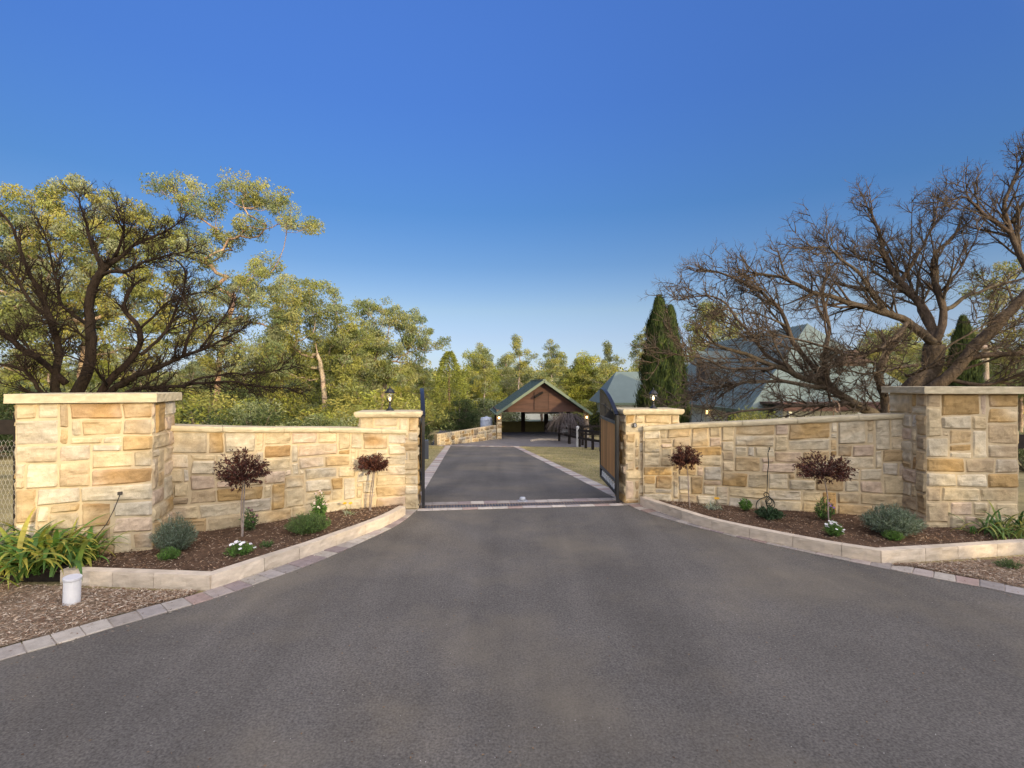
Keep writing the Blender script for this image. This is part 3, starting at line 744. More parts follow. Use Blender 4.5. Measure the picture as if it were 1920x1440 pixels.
topiary('wide lopsided brown-leaved ball tree in front of the right wall', 1556, 980, 8.75, 1546, 877, 0.47, 0.27, seed=4)

def bush(label, name, cat, px, py, D, r, h, col, seed, leaf=(0.035, 0.005), n=260, per=16, group=None, flowers=None, up=0.5, zb=0.12):
    rg = random.Random(seed); b = P(px, py, D); b.z = zb-0.01
    t = thing(name, label, cat, group); st = MB(); lf = MB(); fl = MB(); tips = []
    for i in range(n):
        a = rg.uniform(0, 6.283); k = math.sqrt(rg.random())
        e = b+Vector((math.cos(a)*r*k, math.sin(a)*r*k, h*(1-0.55*k*k)*rg.uniform(0.75, 1.12)))
        s0 = b+Vector((math.cos(a)*r*k*0.25, math.sin(a)*r*k*0.25, 0)); m = s0.lerp(e, 0.5)+Vector((math.cos(a), math.sin(a), 0))*r*0.12*k
        tube(st, [s0, m, e], [0.003, 0.002, 0.001], 3, (0.10, 0.10, 0.06), cap=False); tips.append(e)
        for j in range(per):
            f = rg.uniform(0.15, 1.0); q = (s0.lerp(m, f*2) if f < .5 else m.lerp(e, f*2-1)); d = ((e-m).normalized()*up+rvec(rg)*0.8)
            leafq(lf, q, d, rvec(rg), leaf[0]*rg.uniform(.7, 1.3), leaf[1]*rg.uniform(.7, 1.3), tint(rg, rg.choice(col), .3))
    st.build('stems', M_bark, t); lf.build('foliage', M_leafn, t)
    if flowers:
        fc, fn, fr = flowers
        for i in range(fn):
            e = rg.choice(tips)+Vector((0, 0, rg.uniform(0.01, 0.04))); c = tint(rg, rg.choice(fc), .1)
            u = Vector((rg.uniform(-.5, .5), rg.uniform(-.9, -.1), 1)).normalized(); _, A, B = frame(u)
            for k in range(8):
                an = k*math.pi/4; d = A*math.cos(an)+B*math.sin(an)+u*0.15
                leafq(fl, e, d, u, fr, fr*0.55, c)
            leafq(fl, e-A*fr*.2+u*0.004, A, u, fr*0.4, fr*0.4, (0.6, 0.4, 0.05)); fl.build('flower', M_leafn, t); fl = MB()
    recentre(t, b); return t
LAV = [(0.12, 0.17, 0.11), (0.16, 0.21, 0.14), (0.09, 0.13, 0.08), (0.20, 0.25, 0.19)]
GRN = [(0.10, 0.22, 0.035), (0.07, 0.16, 0.03), (0.15, 0.28, 0.05)]
MID = [(0.08, 0.14, 0.04), (0.11, 0.18, 0.05), (0.05, 0.10, 0.03)]
WH = [(0.85, 0.85, 0.88)]
bush('grey-green lavender bush at the foot of the wide left end pillar', 'lavender_bush', 'shrub', 327, 1026, 7.28, 0.29, 0.52, LAV, 1, (0.05, 0.006), 330, 20, 'lavender bushes')
bush('large grey-green lavender bush beside the tall right end pillar', 'lavender_bush', 'shrub', 1672, 992, 8.15, 0.42, 0.45, LAV, 2, (0.06, 0.008), 420, 22, 'lavender bushes')
bush('tiny bright green tuft in front of the left lavender bush', 'ground_cover_plant', 'plant', 317, 1050, 6.95, 0.14, 0.17, GRN, 3, (0.03, 0.004), 180, 16, 'bright green tufts')
bush('tiny bright green tuft in front of the right lavender bush', 'ground_cover_plant', 'plant', 1674, 1009, 7.85, 0.15, 0.14, GRN, 4, (0.03, 0.004), 180, 16, 'bright green tufts')
bush('broad green shrub with pale pink flowers at the centre of the left bed', 'flowering_shrub', 'shrub', 577, 1000, 8.25, 0.36, 0.30, MID+[(0.13, 0.2, 0.05)], 5, (0.04, 0.008), 340, 20)
bush('upright leafy plant with pale pink blooms against the left wall', 'flowering_shrub', 'shrub', 598, 980, 8.9, 0.14, 0.50, GRN, 6, (0.05, 0.016), 50, 20, flowers=([(0.75, 0.55, 0.5), (0.8, 0.7, 0.6)], 26, 0.025))
bush('small plant with dark purple flowers behind the ball tree stem on the left', 'flowering_plant', 'plant', 466, 998, 8.35, 0.13, 0.36, MID, 7, (0.055, 0.018), 34, 12, flowers=([(0.14, 0.03, 0.10)], 16, 0.022))
bush('white daisy clump at the foot of the left ball tree', 'daisy_plant', 'plant', 450, 1042, 7.15, 0.19, 0.17, GRN, 8, (0.035, 0.006), 130, 16, 'white daisy clumps', flowers=(WH, 14, 0.028))
bush('white daisy clump at the foot of the wide ball tree on the right', 'daisy_plant', 'plant', 1562, 1000, 8.05, 0.15, 0.22, GRN, 9, (0.035, 0.006), 130, 16, 'white daisy clumps', flowers=(WH, 22, 0.026))
bush('small sparse seedling in the open mulch of the left bed', 'seedling', 'plant', 500, 1026, 7.5, 0.12, 0.09, MID, 10, (0.03, 0.010), 30, 10)
bush('small green herb plant with a white bloom at the foot of the right wall', 'herb_plant', 'plant', 1398, 952, 9.65, 0.12, 0.25, GRN, 11, (0.04, 0.014), 50, 16, flowers=([(.8, .8, .7)], 2, 0.02))
bush('dark green leafy shrub below the hose on the right wall', 'dark_shrub', 'shrub', 1443, 966, 9.1, 0.24, 0.20, [(0.03, 0.06, 0.025), (0.05, 0.09, 0.04)], 12, (0.05, 0.02), 120, 12)
bush('green plant with one violet flower beside the wide ball tree stem', 'violet_flower_plant', 'plant', 1545, 970, 9.05, 0.17, 0.40, MID+GRN, 13, (0.05, 0.014), 55, 14, flowers=([(0.25, 0.12, 0.5)], 5, 0.024))
bush('low grassy weed on the verge at the right edge', 'weed', 'plant', 1893, 1062, 6.9, 0.16, 0.10, MID, 14, (0.05, 0.006), 60, 8, zb=0.03)

def straps(label, name, cat, px, py, D, n, ln, wd, cols, seed, spread=0.25, droop=1.0, flower=None, zb=0.1, group=None):
    rg = random.Random(seed); b = P(px, py, D); b.z = zb
    t = thing(name, label, cat, group); mb = MB()
    for i in range(n):
        a = rg.uniform(0, 6.283); o = b+Vector((rg.gauss(0, spread), rg.gauss(0, spread*0.6), 0))
        L = ln*rg.uniform(0.55, 1.15); e0 = rg.uniform(0.75, 1.45); k = 9; p = o; vs = []; fs = []; cs = []
        c = tint(rg, rg.choice(cols), .25); tipc = rg.choice([c, c, (0.42, 0.36, 0.06)]); dr = rg.uniform(0.6, 1.5)*droop
        for j in range(k+1):
            f = j/k; e = e0-dr*f*1.9*(0.5+f*0.5); d = Vector((math.cos(a)*math.cos(e), math.sin(a)*math.cos(e), math.sin(e)))
            s = Vector((-math.sin(a), math.cos(a), 0)); w_ = wd*(0.35+0.65*math.sin(min(1, f*1.4+0.15)*math.pi*0.5))*(1 if f < .6 else max(0.03, (1-f)/0.4))
            u = s.cross(d)
            vs += [p-s*w_*.5, p-u*w_*0.15, p+s*w_*.5]; cc = tuple(c[z]*(1-f*f)+tipc[z]*f*f for z in range(3)); cs += [cc]*3
            p = p+d*L/k
            if p.z < 0.03: p.z = 0.03
        for j in range(k): fs += [(j*3, j*3+1, j*3+4, j*3+3), (j*3+1, j*3+2, j*3+5, j*3+4)]
        mb.add(vs, fs, cs)
    mb.build('leaves', M_leafn, t, smooth=True)
    if flower:
        fl = MB()
        for i in range(2):
            e = b+Vector((rg.uniform(-.12, .12), -.02, 0.22)); u = Vector((0, -.5, 1)).normalized(); _, A, B = frame(u)
            tube(fl, [b+Vector((0, 0, .02)), e], 0.003, 4, (0.1, 0.16, 0.05))
            for k in range(10):
                an = k*math.pi/5; leafq(fl, e, A*math.cos(an)+B*math.sin(an)+u*.3, u, 0.045, 0.02, flower)
            fl.build('flower', M_leafn, t); fl = MB()
    recentre(t, b); return t
AG = [(0.09, 0.19, 0.04), (0.12, 0.24, 0.05), (0.06, 0.13, 0.03), (0.08, 0.17, 0.03), (0.12, 0.22, 0.04), (0.26, 0.30, 0.05), (0.36, 0.33, 0.07)]
straps('strappy yellow-green clump spilling over the black sleeper at far left', 'strap_leaf_plant', 'plant', 60, 1052, 6.72, 300, 0.84, 0.062, AG, 1, spread=0.34, group='strap-leaved clumps')
straps('strappy clump against the front of the wide left end pillar', 'strap_leaf_plant', 'plant', 140, 1046, 6.80, 90, 0.66, 0.038, AG[:3]+[AG[0], AG[4]], 2, spread=0.14, group='strap-leaved clumps')
straps('dark green strappy clump at the right edge against the tall pillar', 'strap_leaf_plant', 'plant', 1895, 1005, 8.15, 75, 0.62, 0.034, [(0.05, 0.11, 0.03), (0.08, 0.16, 0.04), (0.2, 0.22, 0.05)], 3, spread=0.2, group='strap-leaved clumps')
straps('low yellow-green strappy clump on the kerb in front of the right edge clump', 'strap_leaf_plant', 'plant', 1890, 1018, 7.85, 26, 0.5, 0.03, [(0.13, 0.22, 0.05), (0.22, 0.26, 0.06)], 4, spread=0.12, droop=1.2, group='strap-leaved clumps')
straps('small strappy seedling left of the right edge clump', 'strap_leaf_plant', 'plant', 1822, 1003, 8.2, 14, 0.3, 0.022, [(0.08, 0.17, 0.04)], 5, spread=0.04, group='strap-leaved clumps')
straps('silvery gazania with an orange flower in the left bed', 'gazania_plant', 'plant', 655, 972, 9.35, 40, 0.16, 0.014, [(0.22, 0.27, 0.18), (0.3, 0.33, 0.24)], 6, spread=0.05, droop=.8, flower=(0.85, 0.42, 0.02), group='gazanias')
straps('silvery gazania with yellow flowers near the right gate pillar', 'gazania_plant', 'plant', 1336, 956, 9.75, 46, 0.22, 0.016, [(0.25, 0.3, 0.22), (0.33, 0.36, 0.28)], 7, spread=0.06, droop=.8, flower=(0.6, 0.35, 0.03), group='gazanias')

# cables and hose
t = thing('wall_cable', 'thin dark cable sticking out of the wide left end pillar', 'cable'); mb = MB()
tube(mb, [P(225, 925, 7.20), P(224, 930, 7.12), P(214, 955, 7.05), P(200, 982, 6.98), P(184, 1002, 6.93), P(170, 1015, 6.9)], 0.006, 6, (0.05, 0.04, 0.035))
mb.build('cable', M_chip, t); mb = MB(); lathe(mb, [(0.03, -0.02), (0.03, 0.02)], P(225, 925, 7.17), 8, (0.08, 0.07, 0.06)); mb.build('cable_gland', M_chip, t); recentre(t, P(225, 925, 7.2))
t = thing('garden_hose', 'black hose hanging straight down the right wall and coiling at its foot', 'hose'); mb = MB()
hp = [P(1443, 838, 9.92), P(1443, 842, 9.78), P(1440, 850, 9.74), P(1441, 870, 9.74), P(1439, 890, 9.74), P(1438, 925, 9.72), P(1436, 932, 9.68), P(1432, 926, 9.66), P(1438, 923, 9.64), P(1442, 930, 9.62), P(1432, 933, 9.6), P(1422, 938, 9.6), P(1418, 946, 9.6), P(1418, 953, 9.6)]
tube(mb, catmull(hp, 0.02), 0.009, 6, (0.03, 0.035, 0.03)); mb.build('hose', M_chip, t)
mb = MB(); rg = random.Random(3)
for i in range(3):
    c = P(1441+i*2, 938+i*3, 9.55); rr = 0.055+0.01*i; tube(mb, [c+Vector((rr*math.cos(a), 0.02*math.sin(a*2), rr*1.2*math.sin(a))) for a in [k*.4 for k in range(17)]], 0.008, 5, (0.03, 0.035, 0.03))
mb.build('hose_coil', M_chip, t); recentre(t, P(1443, 838, 9.9))
# pvc pipe stub
t = thing('pipe_stub', 'short white plastic pipe standing up out of the bark litter', 'pipe')
a = P(134, 1132, 5.80); b_ = P(136, 1081, 5.78); a.z = -0.02; ax = (b_-a)
mb = MB(); tube(mb, [a, a+ax*0.93], 0.080, 24); mb.build('pipe', M_pvc, t, smooth=False)
mb = MB(); tube(mb, [a+ax*0.90, a+ax*0.995], 0.087, 24, (0.8, 0.8, 0.82)); 
mb.build('cap', M_pvc, t, bevel=0.004)
for m_ in t.children[0].data.polygons: m_.use_smooth = len(m_.vertices) == 4
recentre(t, a)

# ---------------------------------------------------------------- rail fences
def rail_fence(label, pts, h, rails, post=0.13, mesh=False, spacing=2.4, col=(1, 1, 1), railh=0.15, name='rail_fence', zoff=0.0):
    t = thing(name, label, 'fence'); pa = Path(pts); k = max(1, round(pa.L/spacing))
    for i in range(k+1):
        p, nn = pa.at(min(pa.L*i/k, pa.L-1e-4)); mb = MB(); z = tz(p.x, p.y)+zoff
        box(mb, (p.x, p.y, z+h/2-0.1), (post, post, h+0.2), math.atan2(nn.y, nn.x), col); mb.build('post', M_darkwood, t, bevel=0.006)
    for hr in rails:
        mb = MB()
        for a, b in zip(pa.p, pa.p[1:]):
            A = Vector((a.x, a.y, tz(a.x, a.y)+zoff+hr)); B = Vector((b.x, b.y, tz(b.x, b.y)+zoff+hr)); X = (B-A); l = X.length; X = X/l
            Y = Vector((0, 0, 1)).cross(X).normalized(); Zv = X.cross(Y)
            box(mb, (A+B)/2-Y*(post/2+0.02), (l+0.05, 0.035, railh), ax=(X, Y, Zv), col=col)
        mb.build('rail', M_darkwood, t, bevel=0.004)
    if mesh:
        mb = MB(); u = 0
        while u < pa.L:
            p, nn = pa.at(u); z = tz(p.x, p.y)+zoff; q = Vector((p.x+nn.x*0.08, p.y+nn.y*0.08, z)); tube(mb, [q, q+Vector((0, 0, h*0.9))], 0.003, 3, cap=False); u += 0.3
        for hh in [0.15*i for i in range(1, int(h/0.15))]:
            tube(mb, [Vector((p.x, p.y-0.08, tz(p.x, p.y)+zoff+hh)) for p in pa.p], 0.003, 3, cap=False)
        mb.build('wire_mesh', M_darkwood, t)
    p = pa.p[0]; recentre(t, (p.x, p.y, tz(p.x, p.y))); return t
t = rail_fence('black timber post-and-rail fence meeting the wide left end pillar', [(-6.98, 7.30), (-9.4, 7.1), (-12, 6.9)], 2.10, [1.88], post=0.14, spacing=5.2, railh=0.21)
# hexagonal netting on that fence
mb = MB(); cw, chh = 0.058, 0.068
for i in range(-2, 22):
    for j in range(0, 24):
        x = -6.86-i*cw; z = 0.08+j*chh
        if j % 2: x -= cw/2
        y = 7.20
        a = Vector((x, y, z)); b = Vector((x, y, z+chh*0.45)); c = Vector((x+cw/2, y, z+chh)); d = Vector((x-cw/2, y, z+chh))
        tube(mb, [a, b], 0.0016, 3, (3, 2.9, 2.7), cap=False); tube(mb, [b, c], 0.0016, 3, (3, 2.9, 2.7), cap=False); tube(mb, [b, d], 0.0016, 3, (3, 2.9, 2.7), cap=False)
o = mb.build('wire_netting', mat('netting', (0.12, 0.12, 0.12), rough=0.5)); o.parent = t; o.location = -t.location
rail_fence('black timber post-and-rail fence meeting the tall right end pillar', [(8.58, 8.80), (10.8, 8.7), (13.4, 8.6)], 1.62, [1.52], post=0.12, spacing=4, railh=0.24)
rail_fence('dark paddock fence running behind the left stone wall', [(-8.2, 11.6), (-3.6, 11.7)], 1.52, [1.49, 1.1], spacing=2.4, railh=0.07)
F1 = [(3.65, 39.6), (4.35, 37.4), (4.72, 36.2), (5.15, 31.0), (5.9, 24), (6.5, 18), (7.2, 13)]
rail_fence('dark post-and-rail fence with wire mesh along the right lawn', F1, 1.25, [1.15, 0.62], mesh=True, spacing=1.9, post=0.15)
rail_fence('dark fence running right from the far corner of the lawn', [(5.1, 37.0), (8.5, 37.5), (11, 38)], 1.45, [1.35, 0.8], spacing=1.7, mesh=True, post=0.15)
t = thing('bollard', 'pale round metal post standing by the lawn fence corner', 'post'); mb = MB(); q = P(1083, 835, 36.0); z = tz(q.x, q.y)
lathe(mb, [(0.10, 0), (0.10, 1.35)], (q.x, q.y, z), 14, (1.6, 1.5, 1.3)); mb.build('post', M_grey, t, smooth=False); mb = MB(); lathe(mb, [(0.12, 1.352), (0.12, 1.39), (0.02, 1.47)], (q.x, q.y, z), 14, (1.6, 1.5, 1.3)); mb.build('cap', M_grey, t); recentre(t, (q.x, q.y, z))

# ---------------------------------------------------------------- carport
V = Vector((-0.1, 1, 0)).normalized(); U = Vector((1, 0.1, 0)).normalized(); UP = Vector((0, 0, 1))
def carport():
    t = thing('carport', 'open gabled carport with stone piers and green roof at the end of the drive', 'carport')
    O = Vector((-0.85, 41.0, -1.92))
    def W(a, b, c): return O+U*a+V*b+UP*c
    def bx(mb, a0, a1, b0, b1, c0, c1, col=(1, 1, 1)): box(mb, W((a0+a1)/2, (b0+b1)/2, (c0+c1)/2), (a1-a0, b1-b0, c1-c0), ax=(U, V, UP), col=col)
    Wd = 6.75; dep = 6.0; rz = 4.66; ez = 2.02; sl_ = (rz-ez)/(Wd/2+0.45)
    def rh(a): return rz-abs(a-Wd/2)*sl_
    # piers
    for a0, a1 in ((-0.38, 0.0), (Wd, Wd+0.38)):
        mb = MB(); bx(mb, a0, a1, 0, 0.4, -0.1, 2.35, (0.6, 0.52, 0.4)); p = mb.build('stone_pier', M_mortar, t)
        mb = MB()
        for side in range(2):
            if side == 0: Mp = lambda u, v, o, a0=a0: W(a0+u, -o, v)
            elif a0 < 0: Mp = lambda u, v, o, a1=a1: W(a1+o, u, v)
            else: Mp = lambda u, v, o, a0=a0: W(a0-o, u, v)
            ashlar(mb, Mp, 0.4, 2.3, unit=0.13, seed=50+side+int(a0), res=0.07, bright=1.1)
        q = mb.build('pier_stones', M_stone); q.parent = p
        bx(mb, 0, 0, 0, 0, 0, 0) if False else None
    for a in (0.02, Wd/2+0.1-1.0, Wd/2+1.25, Wd-0.05):
        mb = MB(); bx(mb, a-0.18, a+0.18, dep-0.12, dep+0.12, 0, 2.3, (0.30, 0.26, 0.2)); mb.build('rear_post', M_brown, t)
    mb = MB(); bx(mb, -0.3, Wd+0.3, dep-0.06, dep+0.06, 0, 0.98); mb.build('rear_half_wall', M_olive, t)
    mb = MB(); bx(mb, -0.24, -0.14, 0.42, dep-0.2, 0, 0.98); bx(mb, Wd+.14, Wd+.24, 0.42, dep-0.2, 0, 0.98); mb.build('side_half_wall', M_olive, t)
    mb = MB(); bx(mb, -0.3, Wd+0.3, dep-0.08, dep+0.08, 2.0, 2.35); bx(mb, -0.3, -0.1, 0.4, dep, 2.02, 2.3); bx(mb, Wd+.1, Wd+0.3, 0.4, dep, 2.02, 2.3); mb.build('beam', M_brown, t)
    # gable cladding, front and back: horizontal boards
    for b0, nm in ((0.10, 'front_gable'), (dep, 'rear_gable')):
        mb = MB(); z = 2.16; i = 0; rg = random.Random(4)
        while z < rz-0.25:
            z1 = z+0.14; h0 = min(Wd/2+0.2, (rz-0.16-z)/sl_); h1 = max(0.02, min(Wd/2+0.2, (rz-0.16-z1)/sl_)); c = rg.uniform(0.8, 1.15); c = (c, c*.95, c*.95)
            y0, y1 = b0, b0-0.022
            vs = [W(Wd/2-h0, y1, z), W(Wd/2+h0, y1, z), W(Wd/2+h1, y0, z1), W(Wd/2-h1, y0, z1), W(Wd/2-h0, y0+.03, z), W(Wd/2+h0, y0+.03, z), W(Wd/2+h1, y0+.03, z1), W(Wd/2-h1, y0+.03, z1)]
            mb.add(vs, [(0, 1, 2, 3), (0, 4, 5, 1), (4, 7, 6, 5)], c); z = z1; i += 1
        mb.build(nm, M_clad, t)
    mb = MB(); bx(mb, Wd/2-0.68, Wd/2+0.42, 0.02, 0.07, 2.35, 3.72, (0.85, 0.85, 0.85)); d = mb.build('loft_door', M_clad, t)
    mb = MB()
    for a in (Wd/2-0.72, Wd/2+0.42): bx(mb, a, a+0.05, -0.01, 0.08, 2.33, 3.76, (.6, .6, .6))
    bx(mb, Wd/2-0.67, Wd/2+0.42, -0.01, 0.08, 3.72, 3.77, (.6, .6, .6)); q = mb.build('door_frame', M_clad); q.parent = d
    mb = MB(); a, b = W(Wd/2-0.75, -0.35, 3.35), W(Wd/2-0.05, -0.1, 3.75); tube(mb, [a, b], 0.09, 8, (.5, .5, .5)); mb.build('hoist_beam', M_darkwood, t)
    # roof: two slabs with gable overhang, corrugation as ribs
    for s in (-1, 1):
        mb = MB(); ov = 0.62; a_e = Wd/2+s*(Wd/2+0.45)
        X = (W(a_e, 0, ez)-W(Wd/2, 0, rz)); l = X.length; X.normalize(); Nn = X.cross(V)*(-1 if X.cross(V).z < 0 else 1); 
        cen = (W(a_e, 0, ez)+W(Wd/2, 0, rz))/2+V*(dep/2)+Nn*0.06
        box(mb, cen, (l, dep+2*ov, 0.05), ax=(X, V, Nn))
        k = 38
        for i in range(k):
            b = -ov+0.1+(dep+2*ov-0.2)*i/(k-1); c0 = (W(a_e, b, ez)+W(Wd/2, b, rz))/2+Nn*0.092; box(mb, c0, (l-.02, 0.04, 0.02), ax=(X, V, Nn))
        mb.build('roof_sheet', M_roofd, t)
        mb = MB(); c0 = (W(a_e, -ov-0.03, ez)+W(Wd/2, -ov-0.03, rz))/2-Nn*0.0; box(mb, c0, (l+0.04, 0.04, 0.20), ax=(X, V, Nn)); mb.build('barge_board', M_trim, t)
        mb = MB(); c0 = (W(a_e, -ov+0.32, ez)+W(Wd/2, -ov+0.32, rz))/2-Nn*0.03; box(mb, c0, (l-0.1, 0.62, 0.03), ax=(X, V, Nn), col=(.7, .7, .7)); mb.build('soffit', M_clad, t)
        mb = MB(); c0 = W(a_e+s*0.06, dep/2, ez+0.02); box(mb, c0, (0.12, dep+1.2, 0.12), ax=(U, V, UP)); mb.build('gutter', M_trim, t)
    mb = MB(); bx(mb, Wd/2-0.12, Wd/2+0.12, -0.62, dep+0.62, rz+0.09, rz+0.15); mb.build('ridge_cap', M_roof, t)
    mb = MB(); bx(mb, Wd/2-1.4, Wd/2+1.7, 0.25, 0.6, 2.0, 2.3); mb.build('door_motor_housing', M_iron, t)
    recentre(t, O)
    for a in (-0.19, Wd+0.19):
        n_ = 'left' if a < 0 else 'right'
        l = thing('wall_lamp', 'small lit wall lamp on the %s stone pier of the carport' % n_, 'lamp', 'lamps on the carport piers'); c = W(a, -0.12, 1.72)
        mb = MB(); lathe(mb, [(0.02, -0.22), (0.07, -0.16), (0.03, -0.1)], c, 8); box(mb, c+V*0.06-UP*0.12, (0.06, 0.12, 0.04)); lathe(mb, [(0.10, 0.10), (0.02, 0.18)], c, 8); mb.build('bracket', M_iron, l)
        mb = MB(); lathe(mb, [(0.05, -0.09), (0.08, 0.0), (0.06, 0.09)], c, 8); mb.build('bulb', emit('carport_bulb', (1, .62, .28), 6), l); recentre(l, c)
    for nm, lb, a, b, sz in (('storage_box', 'white cabinet inside the carport against the rear half wall', 6.2, 5.5, (0.6, 0.5, 0.8)),):
        mb = MB(); box(mb, W(a, b, sz[2]/2), sz, ax=(U, V, UP)); box(mb, W(a, b, sz[2]+0.02), (sz[0]+.04, sz[1]+.04, 0.03), ax=(U, V, UP)); tag(mb.build(nm, M_pvc, bevel=0.01), lb, 'cabinet')
carport()
# retaining wall, grey tank
def low_wall():
    t = thing('retaining_wall', 'low rubble stone retaining wall left of the carport', 'wall')
    pts = [(-5.35, 36.6), (-4.2, 37.6), (-3.0, 38.9), (-1.9, 40.2), (-1.26, 41.0)]; pa = Path([(v.x, v.y) for v in catmull([(a, b, 0) for a, b in pts], .3)])
    top = lambda u: -1.92+0.82+0.05*u
    mb = MB(); vs = []; fs = []; k = 20
    for i in range(k+1):
        u = pa.L*i/k*.9999; p, nn = pa.sm(u)
        for o, z in ((0, -2.1), (0, top(u)), (-0.4, top(u)), (-0.4, -2.1)): q = p+nn*o; vs.append(Vector((q.x, q.y, z)))
    for i in range(k):
        for b in range(4): fs.append((i*4+b, (i+1)*4+b, (i+1)*4+(b+1) % 4, i*4+(b+1) % 4))
    fs += [(0, 1, 2, 3)]
    mb.add(vs, fs); mb.build('mortar_core', M_mortar, t)
    mb = MB(); ashlar(mb, lambda u, v, o: (lambda r: Vector((r[0].x+r[1].x*o, r[0].y+r[1].y*o, -1.92+v/1.1*(top(u)+1.92))))(pa.sm(min(u, pa.L-.001))), pa.L, 1.1, unit=0.13, seed=70, res=0.07, prot=0.04, cols=SC+[(0.4, 0.3, 0.2), (0.3, 0.24, 0.18)], bright=.72); mb.build('facing_stones', M_stone, t)
    recentre(t, (pts[0][0], pts[0][1], -1.92))
low_wall()
t = thing('water_tank', 'pale grey ribbed tank standing left of the carport', 'tank'); c = P(912, 800, 43); z0 = -1.75
mb = MB(); prof = [(0.5, 0)]
for i in range(12): prof += [(0.5, i*0.11+0.03), (0.52, i*0.11+0.06), (0.5, i*0.11+0.09)]
prof += [(0.45, 1.42), (0.1, 1.5)]
lathe(mb, prof, (c.x, c.y, z0), 20, (1.5, 1.55, 1.65)); mb.build('tank_body', M_grey, t, smooth=False); mb = MB(); lathe(mb, [(0.12, 1.48), (0.12, 1.56)], (c.x, c.y, z0), 10); mb.build('lid', M_grey, t); recentre(t, (c.x, c.y, z0))
kp = Path([P(998, 832, 39.3).xy, P(1010, 828, 40.2).xy, P(1030, 826, 40.2).xy, P(1050, 827, 39.8).xy]); mb = MB(); slab(mb, kp, lambda u: -1.80, 0.01, -0.15, 0.14, joint=1.5, rough=0.002); struct(mb.build('forecourt_kerb', M_kerb), 'short pale kerb at the edge of the carport forecourt')

